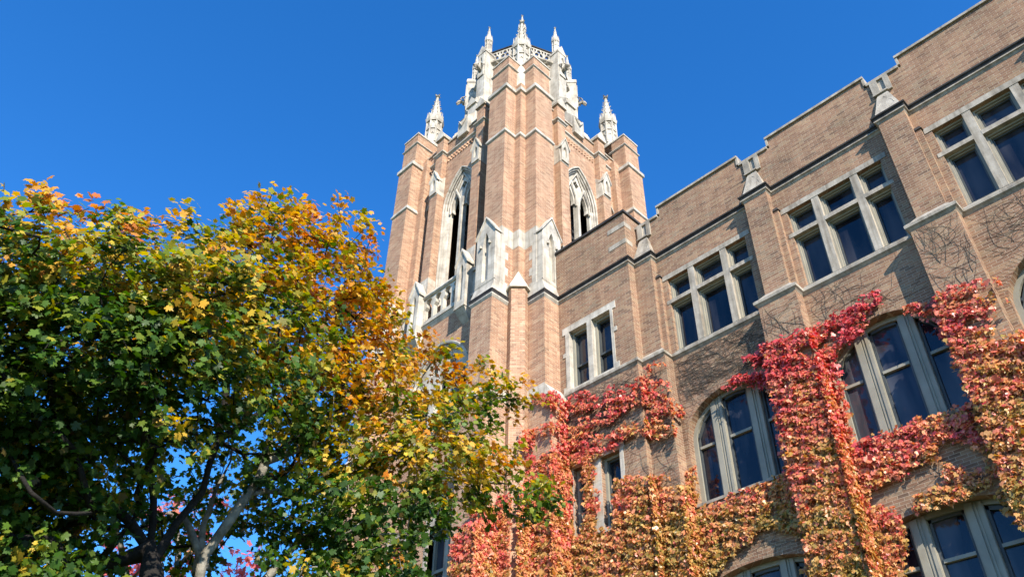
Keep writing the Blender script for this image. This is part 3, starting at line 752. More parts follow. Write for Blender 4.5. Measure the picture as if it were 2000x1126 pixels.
if min(v[1] for v in m.v) > -BO_-.02:
    m = MB(); m.sweep([(-.12, 18.16), (.05, 18.17), (.09, 18.22), (.05, 18.30), (.03, 18.36), (-.12, 18.36)], [(.98, -BO_), (-.98, -BO_)])
hl = []
for i in range(4):
    c = -.72+i*.48; h = .188
    hl.append([(c-h, 17.22), (c+h, 17.22), (c+h, 17.72), (c+h*.55, 17.82), (c+h*.55, 17.92), (c+h*.9, 18.02), (c+h*.5, 18.11), (c, 18.13), (c-h*.5, 18.11), (c-h*.9, 18.02), (c-h*.55, 17.92), (c-h*.55, 17.82), (c-h, 17.72)])
m.panel(rect(-.985, .985, 17.1, 18.16), hl, lambda u, v: F(u, BO_, v), (0, .16, 0), back=True)
m.box(-.985, .985, -BO_-.05, -WO, 17.0, 17.10)
m.hexa([F(-.985, LO+.01, 16.84), F(.985, LO+.01, 16.84), F(.985, WO, 16.88), F(-.985, WO, 16.88)], [F(-.985, BO_+.03, 17.0), F(.985, BO_+.03, 17.0), F(.985, WO, 17.0), F(-.985, WO, 17.0)])
bal = tbuild(m, 'balustrade', STONE)
side_rail = []
for sx in (-1, 1):
    m = MB(); a, b_ = (1.43, 2.29); 
    m.box(min(sx*a, sx*b_), max(sx*a, sx*b_), -BO_, -WO+.0, 18.05, 18.2); m.panel(rect(min(sx*a, sx*b_), max(sx*a, sx*b_), 17.1, 18.05), [opening(sx*1.86, .22, 17.25, 17.7, 17.98, 6)], lambda u, v: F(u, BO_-.06, v), (0, .14, 0), back=True)
    m.box(min(sx*a, sx*b_), max(sx*a, sx*b_), -BO_-.02, -WO, 16.98, 17.10); side_rail.append(tbuild(m, 'balustrade', STONE))
m = MB()     # broad traceried window lower down
lights_panel(m, 0, .33, .26, 12.8, 14.15, 14.85, LO-.22, .2, opening(0, 1.52, 12.65, 14.2, 15.98, 12), n=3,
             extra=[opening(-.42, .16, 15.0, 15.1, 15.4, 5), opening(.42, .16, 15.0, 15.1, 15.4, 5)])
for k in range(2): m.tube([F(u, LO-.04-.09*k, z) for u, z in [(-1.46+.08*k, 12.7)]+arch(0, 1.46-.08*k, 14.2, 15.90-.09*k, 12)[::-1]+[(1.46-.08*k, 12.7)]], .06, 6)
m.hexa([F(-1.62, LO+.06, 12.5), F(1.62, LO+.06, 12.5), F(1.62, LO-.3, 12.5), F(-1.62, LO-.3, 12.5)], [F(-1.62, LO+.08, 12.62), F(1.62, LO+.08, 12.62), F(1.62, LO-.3, 12.75), F(-1.62, LO-.3, 12.75)])
lw = tbuild(m, 'window', STONE); m = MB(); m.box(-1.5, 1.5, -(LO-.5), -(LO-.54), 12.6, 15.9); tbuild(m, 'pane', GLASS, lw)
lws = [lw]
for a, b_ in ((-1.55, -.85), (.25, .95)):
    m = MB(); m.panel(rect(a-.16, b_+.16, 7.04, 9.85), [rect(a, b_, 7.2, 9.6)], lambda u, v: F(u, LO+.02, v), (0, .2, 0)); o = tbuild(m, 'window', STONE_W)
    m = MB(); fr = MB()
    for q0, q1, y0, y1 in ((a, a+.07, 7.2, 9.6), (b_-.07, b_, 7.2, 9.6), (a+.07, b_-.07, 7.2, 7.28), (a+.07, b_-.07, 9.52, 9.6), (a+.07, b_-.07, 8.36, 8.44)): fr.box(q0, q1, -(LO-.18), -(LO-.30), y0, y1)
    tbuild(fr, 'frame', PAINT, o); m.box(a, b_, -(LO-.27), -(LO-.29), 7.2, 9.6); tbuild(m, 'pane', GLASS, o); lws.append(o)
four([wall, win]+sides+minis+[bal]+side_rail+lws)
m = MB(); m.box(-2.66, 2.66, -2.66, 2.66, 26.2, 26.5); tbuild(m, 'roof', ROOF)

# ---- octagonal stone lantern on top
LR = 2.12                                  # circumradius; corners on the axes and the diagonals
ap_ = LR*math.cos(math.pi/8); hwf = LR*math.sin(math.pi/8)
def oct_side(k):
    """point builder for side k: along, outward, up"""
    a = -math.pi/2+math.pi/8+k*math.pi/4; n_ = Vector((math.cos(a), math.sin(a), 0)); t_ = Vector((-n_.y, n_.x, 0))
    return n_, t_, (lambda u, o, z: tuple(n_*o+t_*u+Vector((0, 0, z))))
m = MB()
for k in range(8):
    n_, t_, G = oct_side(k)
    m.panel(rect(-hwf, hwf, 26.4, 32.1), [opening(0, .30, 27.2, 30.9, 31.65, 8)], lambda u, v: G(u, ap_, v), -n_*.30, back=True)
    m.tube([G(u, ap_+.01, z) for u, z in [(-.33, 27.2)]+arch(0, .33, 30.9, 31.72, 8)[::-1]+[(.33, 27.2)]], .05, 5)
    m.tube([G(0, ap_-.15, 27.2), G(0, ap_-.15, 31.4)], .04, 5)
    m.tube([G(-.28, ap_-.15, 30.9), G(-.14, ap_-.15, 31.3), G(0, ap_-.15, 30.9), G(.14, ap_-.15, 31.3), G(.28, ap_-.15, 30.9)], .03, 4)
lan = tbuild(m, 'lantern', STONE)
octp = [(LR*math.cos(-math.pi/2+k*math.pi/4), LR*math.sin(-math.pi/2+k*math.pi/4)) for k in range(8)]
def oct_sweep(prof):
    for rev in (0, 1):
        mm = MB(); mm.sweep(prof, octp[::-1] if rev else octp, True)
        if max(math.hypot(v[0], v[1]) for v in mm.v) > LR+.05: return mm
m = oct_sweep([(-.05, 31.92), (.03, 31.95), (.07, 32.03), (.20, 32.12), (.21, 32.22), (.10, 32.30), (-.05, 32.32)])
for k in range(8):       # carved leaves in the hollow of the cornice
    n_, t_, G = oct_side(k)
    for i in range(5):
        u = -hwf+.15+i*(2*hwf-.3)/4; m.tube([G(u-.07, ap_+.10, 32.02), G(u, ap_+.16, 32.06), G(u+.07, ap_+.10, 32.02)], [.03, .05, .03], 5)
tbuild(m, 'lantern_cornice', STONE_W, lan)
m = MB(); 
for k in range(8):       # pierced parapet of lozenges and mouchettes
    n_, t_, G = oct_side(k); o = ap_+.06; hole = []
    for i in range(3):
        c = -.50+i*.50
        hole.append([(c-.20, 32.42), (c-.06, 32.42), (c+.0, 32.60), (c-.08, 32.72), (c-.19, 32.60)])
        hole.append([(c+.06, 32.42), (c+.20, 32.42), (c+.19, 32.60), (c+.10, 32.72), (c+.03, 32.62)])
        hole.append([(c-.05, 32.72), (c+.02, 32.66), (c+.10, 32.76), (c+.06, 32.92), (c-.05, 32.92), (c-.11, 32.80)])
        hole.append([(c+.20, 32.70), (c+.235, 32.92), (c+.12, 32.92), (c+.15, 32.80)])
        hole.append([(c-.235, 32.92), (c-.20, 32.68), (c-.14, 32.80), (c-.13, 32.92)])
    m.panel(rect(-hwf-.02, hwf+.02, 32.32, 33.0), hole, lambda u, v: G(u, o, v), -n_*.10, back=True)
tbuild(m, 'pierced_parapet', STONE, lan)
m = oct_sweep([(.0, 33.0), (.10, 33.01), (.12, 33.06), (.05, 33.10), (-.05, 33.10), (-.05, 33.0)])
for k in range(8):
    n_, t_, G = oct_side(k)
    for i in (-1, 0, 1): q = G(i*.5, ap_+.04, 33.1); m.frustum(q[0], q[1], 33.09, .05, 33.17, .01, 5)
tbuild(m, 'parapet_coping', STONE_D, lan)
m = MB(); m.frustum(0, 0, 32.3, LR-.1, 32.36, LR-.1, 8); tbuild(m, 'lantern_roof', ROOF, lan)
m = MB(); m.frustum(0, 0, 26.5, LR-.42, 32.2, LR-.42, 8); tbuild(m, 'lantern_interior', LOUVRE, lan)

def corner_pier(k):
    a = -math.pi/2+k*math.pi/4; d = Vector((math.cos(a), math.sin(a), 0)); t_ = Vector((-d.y, d.x, 0))
    G = lambda r, u, z: tuple(d*r+t_*u+Vector((0, 0, z)))
    m = MB(); w = .24
    def slab(r0, r1, ww, z0, z1): m.hexa([G(r0, -ww, z0), G(r1, -ww, z0), G(r1, ww, z0), G(r0, ww, z0)], [G(r0, -ww, z1), G(r1, -ww, z1), G(r1, ww, z1), G(r0, ww, z1)])
    def slope(r0, ra, rb, ww, z0, z1): m.prism([G(r0, -ww, z0), G(ra, -ww, z0), G(rb, -ww, z1), G(r0, -ww, z1)], t_*2*ww)
    slab(1.9, 2.55, w, 29.3, 32.85)
    # gabled head
    m.prism([G(2.58, -w-.03, 32.72), G(2.58, w+.03, 32.72), G(2.58, w+.03, 32.86), G(2.58, 0, 33.32), G(2.58, -w-.03, 32.86)], -d*.62)
    m.panel(rect(-w+.05, w-.05, 31.0, 32.6), [opening(0, .09, 31.2, 32.1, 32.4, 6)], lambda u, v: G(2.60, u, v), -d*.04)
    slope(1.9, 2.95, 2.53, w-.002, 28.95, 29.45)
    slab(1.9, 2.93, w+.01, 27.9, 28.95)
    m.prism([G(3.0, -w-.05, 28.6), G(3.0, w+.05, 28.6), G(3.0, w+.05, 28.7), G(3.0, 0, 29.15), G(3.0, -w-.05, 28.7)], -d*.5)
    if k % 2 == 0:
        slope(1.9, 3.36, 2.92, w+.03, 27.35, 28.0); slab(1.9, 3.34, w+.05, 26.4, 27.36)
        m.tube([G(3.37, -.2, 27.3), G(3.40, 0, 26.95), G(3.37, .2, 27.3)], .04, 5)
    else:
        slope(1.9, 3.1, 2.92, w+.03, 27.4, 27.95); slab(1.9, 3.08, w+.05, 26.4, 27.41)
    o = tbuild(m, 'lantern_buttress', STONE)
    m = MB()     # gargoyle: neck, head with ears and open jaw
    m.tube([G(2.5, 0, 31.45), G(2.68, 0, 31.5), G(2.80, 0, 31.58), G(2.90, 0, 31.52), G(3.0, 0, 31.42)], [.08, .09, .085, .10, .05], 7)
    m.tube([G(2.86, 0, 31.44), G(2.98, 0, 31.33)], [.045, .025], 6)
    for sx in (-1, 1): m.tube([G(2.82, sx*.08, 31.62), G(2.76, sx*.14, 31.74)], [.04, .01], 5); m.tube([G(2.6, sx*.10, 31.5), G(2.72, sx*.20, 31.62), G(2.55, sx*.22, 31.72)], [.04, .05, .01], 5)
    tbuild(m, 'gargoyle', STONE_W, o)
    p = d*2.2
    pinnacle(p.x, p.y, 33.0, 34.15, 35.25, .17, o, 3)
    return o
for k in range(8): corner_pier(k)
# ------------------------------------------------------------------ where the ivy grows on the walls, where the trees stand
IVY = {
 'pierAB': [
  ('Y', 14.66, -7.02, -5.78, [(-7.38,11.05),(-6.88,11.2),(-6.33,11.08),(-5.91,11.01),(-5.19,11.01),(-4.59,11.09),(-4.22,11.12),(-4.2,10.96),(-4.5,10.77),(-5.05,10.62),(-5.74,10.68),(-6.24,10.63),(-6.05,10.4),(-5.33,10.46),(-4.71,10.62),(-4.57,10.49),(-4.78,10.39),(-5.26,10.27),(-5.52,10.08),(-5.45,9.6),(-5.48,9.01),(-5.53,8.34),(-5.53,8.09),(-5.9,7.87),(-6.1,7.46),(-6.07,6.93),(-5.78,6.35),(-5.5,5.98),(-5.31,5.39),(-7.12,5.86),(-7.0,6.61),(-6.97,7.22),(-7.09,7.91),(-7.06,8.59),(-7.04,9.56),(-7.01,9.99),(-7.44,10.39),(-8.16,10.53),(-7.78,10.71),(-7.16,10.47),(-6.88,10.6),(-7.3,10.76)]),
  ('Y', 14.66, -7.02, -5.78, [(-6.14,8.58),(-5.55,8.1),(-5.75,6.83),(-5.64,5.48),(-6.54,5.71)]),
  ('X', -5.95, 14.44, 15.02, [(11.82,8.91),(12.67,9.68),(13.79,10.42),(14.76,11.08),(16.82,12.63),(19.02,14.38),(20.69,15.7),(20.79,15.54),(19.37,14.23),(17.26,12.51),(15.19,11.06),(13.97,10.13),(14.42,10.23),(16.38,11.69),(18.5,13.4),(19.08,13.65),(18.26,12.94),(16.59,11.62),(15.81,10.87),(15.99,10.48),(15.93,9.79),(15.79,8.98),(15.78,8.71),(14.78,7.93),(14.31,7.28),(14.36,6.79),(15.09,6.53),(15.86,6.47),(16.44,6.04),(12.25,4.89),(12.46,5.62),(12.52,6.16),(12.3,6.64),(12.35,7.24),(12.4,8.08),(12.45,8.49),(11.72,8.31),(10.7,7.68),(11.21,8.19),(12.18,8.69),(12.68,9.17),(11.95,8.77)]),
  ('X', -5.95, 14.44, 15.02, [(14.21,8.32),(15.73,8.69),(15.18,7.07),(15.45,5.77),(13.33,5.19)]),
  ('X', -6.93, 14.62, 15.0, [(13.77,10.38),(14.76,11.28),(16.06,12.14),(17.2,12.91),(19.59,14.71),(22.15,16.75),(24.1,18.28),(24.22,18.1),(22.56,16.57),(20.11,14.57),(17.69,12.88),(16.28,11.8),(16.79,11.91),(19.08,13.61),(21.55,15.61),(22.23,15.9),(21.27,15.07),(19.32,13.53),(18.42,12.66),(18.62,12.2),(18.55,11.4),(18.38,10.45),(18.38,10.14),(17.21,9.24),(16.67,8.48),(16.72,7.91),(17.58,7.61),(18.47,7.54),(19.15,7.04),(14.26,5.7),(14.51,6.54),(14.58,7.18),(14.32,7.73),(14.39,8.43),(14.44,9.41),(14.5,9.89),(13.66,9.68),(12.46,8.94),(13.06,9.54),(14.18,10.12),(14.77,10.68),(13.92,10.22)]),
  ('Y', 15.0, -9.4, -6.92, [(-7.55,11.31),(-7.04,11.46),(-6.47,11.34),(-6.04,11.26),(-5.31,11.26),(-4.69,11.34),(-4.31,11.38),(-4.29,11.21),(-4.61,11.02),(-5.17,10.87),(-5.88,10.92),(-6.39,10.88),(-6.19,10.64),(-5.45,10.7),(-4.82,10.86),(-4.68,10.73),(-4.89,10.63),(-5.38,10.51),(-5.64,10.31),(-5.58,9.83),(-5.6,9.22),(-5.65,8.53),(-5.66,8.28),(-6.04,8.05),(-6.24,7.63),(-6.22,7.09),(-5.91,6.49),(-5.63,6.12),(-5.43,5.52),(-7.29,5.99),(-7.16,6.76),(-7.13,7.38),(-7.26,8.1),(-7.23,8.79),(-7.2,9.78),(-7.17,10.23),(-7.61,10.63),(-8.34,10.77),(-7.96,10.96),(-7.33,10.71),(-7.04,10.85),(-7.47,11.01)]),
  ('Y', 15.0, -5.96, -3.3, [(-7.55,11.31),(-7.04,11.46),(-6.47,11.34),(-6.04,11.26),(-5.31,11.26),(-4.69,11.34),(-4.31,11.38),(-4.29,11.21),(-4.61,11.02),(-5.17,10.87),(-5.88,10.92),(-6.39,10.88),(-6.19,10.64),(-5.45,10.7),(-4.82,10.86),(-4.68,10.73),(-4.89,10.63),(-5.38,10.51),(-5.64,10.31),(-5.58,9.83),(-5.6,9.22),(-5.65,8.53),(-5.66,8.28),(-6.04,8.05),(-6.24,7.63),(-6.22,7.09),(-5.91,6.49),(-5.63,6.12),(-5.43,5.52),(-7.29,5.99),(-7.16,6.76),(-7.13,7.38),(-7.26,8.1),(-7.23,8.79),(-7.2,9.78),(-7.17,10.23),(-7.61,10.63),(-8.34,10.77),(-7.96,10.96),(-7.33,10.71),(-7.04,10.85),(-7.47,11.01)]),
  ('Y', 15.0, -5.96, -3.3, [(-6.28,8.78),(-5.68,8.29),(-5.88,6.98),(-5.78,5.6),(-6.7,5.84)]),
 ],
 'band': [
  ('Y', 15.0, -6.0, -3.2, [(-5.95,8.3),(-5.52,8.32),(-5.0,8.31),(-4.37,8.37),(-3.82,8.27),(-3.45,8.28),(-3.43,7.79),(-3.5,7.46),(-3.69,7.43),(-3.99,7.76),(-4.44,7.52),(-4.76,7.42),(-5.2,7.43),(-5.51,7.22),(-5.84,7.13),(-6.16,7.5)]),
  ('Y', 15.0, -6.0, -3.2, [(-4.19,7.42),(-3.94,7.08),(-3.58,6.85),(-3.78,6.64),(-4.27,6.61),(-4.72,6.61),(-5.07,6.7),(-4.97,6.89),(-4.53,6.94),(-4.29,7.1)]),
  ('Y', 15.0, -6.0, -3.2, [(-5.94,7.16),(-5.48,6.96),(-5.22,6.67),(-5.23,6.19),(-5.45,5.52),(-5.78,5.6),(-5.94,6.4)]),
  ('X', -5.95, 14.66, 15.0, [(14.99,8.3),(16.18,8.97),(17.87,9.9),(20.41,11.39),(23.34,12.87),(25.9,14.3),(26.03,13.53),(25.52,12.7),(24.22,12.0),(22.37,11.57),(20.09,10.06),(18.76,9.28),(17.16,8.5),(16.2,7.8),(15.28,7.26),(14.48,7.24)]),
 ],
 'pierBC': [
  ('Y', 14.66, -3.36, -2.14, [(-3.92,10.52),(-3.66,10.51),(-3.46,10.35),(-3.37,10.15),(-3.25,10.46),(-3.06,10.49),(-2.59,10.4),(-2.23,10.29),(-2.37,10.21),(-2.72,10.31),(-2.91,10.27),(-2.91,10.04),(-2.66,10.05),(-2.37,10.01),(-2.34,9.82),(-2.59,9.84),(-2.42,9.68),(-2.45,9.5),(-2.82,9.72),(-3.04,9.63),(-2.93,9.39),(-2.65,9.42),(-2.5,9.17),(-2.52,9.0),(-2.01,8.97),(-3.22,5.67),(-3.45,6.0),(-3.49,6.46),(-3.45,7.21),(-3.32,7.76),(-3.35,8.3),(-3.32,9.01),(-3.36,9.55),(-3.44,9.9),(-3.75,10.23),(-3.91,10.37)]),
  ('X', -2.31, 14.44, 15.02, [(8.63,6.19),(9.25,6.63),(9.8,6.92),(10.06,6.96),(10.43,7.44),(11.08,7.93),(13.05,9.26),(15.16,10.64),(14.27,9.93),(12.44,8.75),(11.64,8.15),(11.65,7.98),(12.71,8.72),(14.3,9.76),(14.47,9.69),(13.06,8.77),(14.02,9.26),(13.81,8.95),(12.0,7.96),(11.13,7.31),(11.55,7.4),(12.8,8.22),(13.52,8.46),(13.45,8.26),(16.86,10.31),(10.52,4.07),(9.81,4.01),(9.69,4.27),(9.82,4.83),(10.2,5.4),(10.12,5.73),(10.19,6.26),(10.09,6.57),(9.83,6.64),(9.03,6.3),(8.65,6.12)]),
  ('Y', 15.0, -5.2, -3.26, [(-4.01,10.76),(-3.75,10.76),(-3.54,10.59),(-3.44,10.38),(-3.32,10.7),(-3.13,10.73),(-2.65,10.64),(-2.29,10.53),(-2.43,10.45),(-2.78,10.55),(-2.98,10.51),(-2.97,10.27),(-2.73,10.29),(-2.42,10.24),(-2.39,10.05),(-2.65,10.07),(-2.47,9.91),(-2.51,9.72),(-2.89,9.95),(-3.11,9.85),(-3.0,9.61),(-2.71,9.64),(-2.56,9.38),(-2.58,9.21),(-2.05,9.17),(-3.29,5.8),(-3.53,6.14),(-3.57,6.61),(-3.53,7.37),(-3.4,7.94),(-3.42,8.49),(-3.4,9.22),(-3.44,9.77),(-3.52,10.13),(-3.84,10.46),(-4.01,10.61)]),
  ('Y', 15.0, -2.32, -0.5, [(-4.01,10.76),(-3.75,10.76),(-3.54,10.59),(-3.44,10.38),(-3.32,10.7),(-3.13,10.73),(-2.65,10.64),(-2.29,10.53),(-2.43,10.45),(-2.78,10.55),(-2.98,10.51),(-2.97,10.27),(-2.73,10.29),(-2.42,10.24),(-2.39,10.05),(-2.65,10.07),(-2.47,9.91),(-2.51,9.72),(-2.89,9.95),(-3.11,9.85),(-3.0,9.61),(-2.71,9.64),(-2.56,9.38),(-2.58,9.21),(-2.05,9.17),(-3.29,5.8),(-3.53,6.14),(-3.57,6.61),(-3.53,7.37),(-3.4,7.94),(-3.42,8.49),(-3.4,9.22),(-3.44,9.77),(-3.52,10.13),(-3.84,10.46),(-4.01,10.61)]),
 ],
 'sillD': [
  ('Y', 15.0, -9.65, -6.9, [(-7.46,8.28),(-7.16,8.27),(-7.09,7.81),(-7.1,7.27),(-7.2,6.72),(-7.44,7.0),(-7.9,7.3),(-8.56,7.06),(-8.97,6.85),(-9.28,6.5),(-9.64,6.59),(-9.45,7.2),(-9.48,7.67),(-9.57,8.11),(-9.0,8.16),(-8.23,8.14)]),
  ('X', -9.62, 14.66, 15.0, [(19.35,10.69),(20.15,11.11),(20.36,10.6),(20.33,9.85),(20.03,8.97),(19.38,9.05),(18.26,8.89),(16.86,7.93),(16.09,7.35),(15.55,6.74),(14.96,6.58),(15.28,7.33),(15.23,7.78),(15.08,8.15),(16.04,8.73),(17.54,9.52)]),
 ],
 'bay': [
  ('Y', 14.47, -13.0, -10.18, [(-13.43,12.56),(-13.17,12.44),(-12.88,12.0),(-12.33,12.17),(-12.01,12.15),(-11.58,11.71),(-11.16,11.86),(-10.79,11.6),(-10.25,11.81),(-9.85,11.93),(-9.56,12.0),(-9.48,11.84),(-9.87,11.8),(-9.97,11.5),(-9.48,11.24),(-9.58,11.15),(-10.0,11.23),(-9.5,10.85),(-9.47,10.59),(-9.16,10.35),(-9.03,10.26),(-9.29,10.19),(-9.56,10.4),(-9.98,10.87),(-10.33,11.02),(-10.82,11.29),(-11.22,11.11),(-11.6,11.45),(-12.35,11.65),(-12.85,11.7),(-13.14,12.04)]),
  ('Y', 14.47, -13.0, -10.18, [(-12.95,11.1),(-12.58,11.25),(-12.02,11.32),(-11.89,11.15),(-11.62,11.21),(-11.33,11.39),(-10.81,11.4),(-10.58,11.07),(-11.11,10.89),(-11.64,10.81),(-12.18,10.86),(-12.6,10.9)]),
  ('Y', 14.47, -13.0, -10.18, [(-13.14,10.52),(-12.95,10.98),(-12.25,10.88),(-11.79,10.64),(-11.26,10.6),(-10.62,10.63),(-10.32,10.57),(-10.26,10.42),(-10.66,10.3),(-11.17,10.17),(-11.69,10.15),(-12.16,10.1),(-12.63,10.1),(-13.05,10.2)]),
  ('Y', 14.47, -13.0, -10.18, [(-10.39,10.47),(-10.01,10.6),(-9.58,10.2),(-9.51,9.85),(-10.09,9.92),(-10.3,10.21)]),
  ('Y', 14.47, -13.0, -10.18, [(-10.09,10.92),(-9.61,10.88),(-9.44,10.36),(-9.78,10.5),(-10.05,10.23),(-10.18,10.67)]),
  ('Y', 14.47, -13.0, -10.18, [(-12.19,10.17),(-11.83,9.98),(-11.83,9.59),(-12.06,9.41),(-11.76,9.15),(-11.7,8.87),(-11.87,8.46),(-12.27,8.08),(-12.35,8.41),(-12.19,8.87),(-12.23,9.74)]),
  ('Y', 14.47, -13.0, -10.18, [(-13.09,12.47),(-12.83,12.04),(-12.79,11.34),(-12.63,10.1),(-12.6,9.22),(-12.58,8.33),(-13.1,8.43),(-13.2,9.74),(-13.14,10.75),(-13.19,11.5)]),
  ('Y', 14.47, -13.0, -10.18, [(-10.2,8.97),(-9.64,8.92),(-9.62,8.85),(-10.11,8.74)]),
  ('Y', 14.47, -13.0, -10.18, [(-11.26,9.24),(-10.57,9.23),(-10.14,8.85),(-9.92,8.56),(-9.31,8.5),(-9.17,8.76),(-9.0,9.0),(-9.15,7.85),(-9.12,7.39),(-9.07,6.3),(-14.76,7.76),(-14.05,9.64),(-13.23,10.0),(-12.61,8.31),(-12.27,8.27),(-12.19,8.57),(-11.81,8.26),(-11.43,8.15)]),
  ('X', -10.3, 14.28, 14.7, [(11.1,9.63),(11.32,9.73),(11.57,9.59),(12.09,10.17),(12.41,10.42),(12.87,10.42),(13.35,10.95),(13.82,11.08),(14.54,11.87),(15.13,12.47),(15.59,12.92),(15.72,12.86),(15.1,12.32),(14.96,11.88),(15.73,12.22),(15.56,11.99),(14.91,11.57),(15.69,11.77),(15.73,11.52),(16.28,11.65),(16.51,11.71),(16.04,11.29),(15.6,11.21),(14.94,11.22),(14.42,10.98),(13.78,10.75),(13.28,10.19),(12.85,10.17),(12.07,9.71),(11.6,9.38),(11.34,9.44)]),
  ('X', -10.3, 14.28, 14.7, [(11.34,8.25),(11.51,8.73),(12.17,9.15),(12.64,9.3),(13.23,9.7),(14.03,10.3),(14.44,10.55),(14.53,10.46),(13.99,9.96),(13.34,9.38),(12.75,8.94),(12.26,8.56),(11.8,8.24),(11.43,8.05)]),
  ('X', -10.3, 14.28, 14.7, [(14.34,10.38),(14.89,10.9),(15.55,10.96),(15.67,10.66),(14.77,10.12),(14.48,10.22)]),
  ('X', -10.3, 14.28, 14.7, [(14.76,11.14),(15.5,11.65),(15.78,11.3),(15.24,11.06),(14.83,10.48),(14.63,10.79)]),
  ('X', -10.3, 14.28, 14.7, [(14.61,9.06),(15.46,9.53),(15.49,9.48),(14.74,8.9)]),
  ('X', -10.3, 14.28, 14.7, [(13.23,8.45),(14.09,9.0),(14.69,8.99),(15.02,8.89),(16.02,9.41),(16.25,9.83),(16.56,10.31),(16.29,8.84),(16.35,8.35),(16.44,7.16),(10.1,5.41),(10.61,7.07),(11.27,7.78),(11.82,6.79),(12.15,6.95),(12.23,7.24),(12.62,7.21),(13.04,7.34)]),
  ('Y', 14.65, -10.34, -9.48, [(-13.6,12.72),(-13.33,12.6),(-13.04,12.15),(-12.48,12.32),(-12.16,12.3),(-11.73,11.86),(-11.3,12.01),(-10.92,11.75),(-10.38,11.96),(-9.98,12.07),(-9.68,12.15),(-9.6,11.98),(-9.99,11.95),(-10.09,11.64),(-9.59,11.38),(-9.7,11.29),(-10.12,11.37),(-9.61,10.99),(-9.59,10.72),(-9.27,10.48),(-9.14,10.39),(-9.41,10.31),(-9.67,10.53),(-10.1,11.0),(-10.46,11.16),(-10.95,11.43),(-11.36,11.25),(-11.74,11.59),(-12.51,11.79),(-13.01,11.85),(-13.3,12.19)]),
  ('Y', 14.65, -10.34, -9.48, [(-10.52,10.61),(-10.13,10.73),(-9.7,10.32),(-9.63,9.97),(-10.21,10.04),(-10.42,10.34)]),
  ('Y', 14.65, -10.34, -9.48, [(-10.22,11.05),(-9.73,11.01),(-9.56,10.49),(-9.9,10.63),(-10.18,10.35),(-10.31,10.8)]),
  ('Y', 14.65, -10.34, -9.48, [(-10.33,9.08),(-9.76,9.03),(-9.74,8.96),(-10.24,8.85)]),
  ('Y', 14.65, -10.34, -9.48, [(-11.4,9.36),(-10.71,9.35),(-10.27,8.96),(-10.05,8.67),(-9.42,8.6),(-9.29,8.87),(-9.11,9.12),(-9.26,7.95),(-9.23,7.48),(-9.18,6.38),(-14.94,7.85),(-14.22,9.76),(-13.39,10.12),(-12.76,8.42),(-12.42,8.38),(-12.34,8.68),(-11.96,8.37),(-11.58,8.25)]),
  ('X', -9.62, 14.44, 15.0, [(10.36,9.0),(10.57,9.09),(10.81,8.96),(11.29,9.5),(11.59,9.74),(12.02,9.73),(12.47,10.22),(12.91,10.35),(13.58,11.09),(14.13,11.64),(14.56,12.07),(14.69,12.01),(14.11,11.5),(13.97,11.1),(14.69,11.42),(14.53,11.19),(13.92,10.81),(14.66,10.99),(14.7,10.76),(15.2,10.88),(15.42,10.94),(14.98,10.54),(14.57,10.47),(13.95,10.48),(13.47,10.26),(12.87,10.04),(12.4,9.52),(12.0,9.49),(11.27,9.07),(10.83,8.76),(10.59,8.82)]),
  ('X', -9.62, 14.44, 15.0, [(13.4,9.7),(13.91,10.18),(14.53,10.24),(14.63,9.96),(13.8,9.45),(13.52,9.54)]),
  ('X', -9.62, 14.44, 15.0, [(13.79,10.4),(14.48,10.88),(14.74,10.55),(14.23,10.33),(13.85,9.79),(13.67,10.08)]),
  ('X', -9.62, 14.44, 15.0, [(13.65,8.46),(14.44,8.9),(14.47,8.85),(13.76,8.31)]),
  ('X', -9.62, 14.44, 15.0, [(12.36,7.89),(13.16,8.4),(13.72,8.39),(14.03,8.3),(14.96,8.78),(15.18,9.18),(15.47,9.63),(15.21,8.26),(15.27,7.79),(15.35,6.68),(9.43,5.06),(9.91,6.6),(10.52,7.27),(11.04,6.34),(11.35,6.49),(11.42,6.76),(11.79,6.73),(12.18,6.86)]),
  ('Y', 15.0, -9.62, -8.9, [(-13.92,13.02),(-13.65,12.9),(-13.35,12.44),(-12.78,12.61),(-12.45,12.6),(-12.01,12.14),(-11.57,12.3),(-11.18,12.03),(-10.62,12.24),(-10.21,12.36),(-9.91,12.44),(-9.83,12.27),(-10.23,12.23),(-10.33,11.92),(-9.82,11.66),(-9.93,11.56),(-10.36,11.64),(-9.84,11.25),(-9.82,10.98),(-9.49,10.73),(-9.36,10.64),(-9.63,10.56),(-9.91,10.79),(-10.34,11.26),(-10.71,11.42),(-11.21,11.7),(-11.63,11.52),(-12.02,11.87),(-12.8,12.07),(-13.32,12.13),(-13.62,12.49)]),
  ('Y', 15.0, -9.62, -8.9, [(-11.68,9.58),(-10.96,9.57),(-10.52,9.18),(-10.29,8.88),(-9.65,8.81),(-9.51,9.08),(-9.33,9.33),(-9.48,8.14),(-9.45,7.66),(-9.4,6.53),(-15.3,8.04),(-14.56,9.99),(-13.71,10.36),(-13.07,8.62),(-12.72,8.58),(-12.63,8.88),(-12.24,8.56),(-11.85,8.45)]),
 ],
 'towerbase': [
  ('Y', 13.86, -13.9, -12.62, [(-14.14,11.2),(-13.92,11.51),(-13.46,11.23),(-12.84,11.19),(-12.45,11.18),(-12.31,10.88),(-12.32,10.49),(-12.81,11.02),(-13.46,11.02),(-13.68,10.72),(-13.39,10.38),(-12.89,10.36),(-12.47,10.54),(-12.27,10.46),(-12.16,9.7),(-12.38,9.24),(-12.14,8.65),(-12.23,8.03),(-12.92,9.11),(-13.76,10.75),(-13.98,10.95)]),
  ('Y', 13.86, -13.9, -12.62, [(-13.36,12.15),(-12.79,12.22),(-12.26,11.59),(-12.41,10.76),(-12.62,11.6),(-13.08,11.95)]),
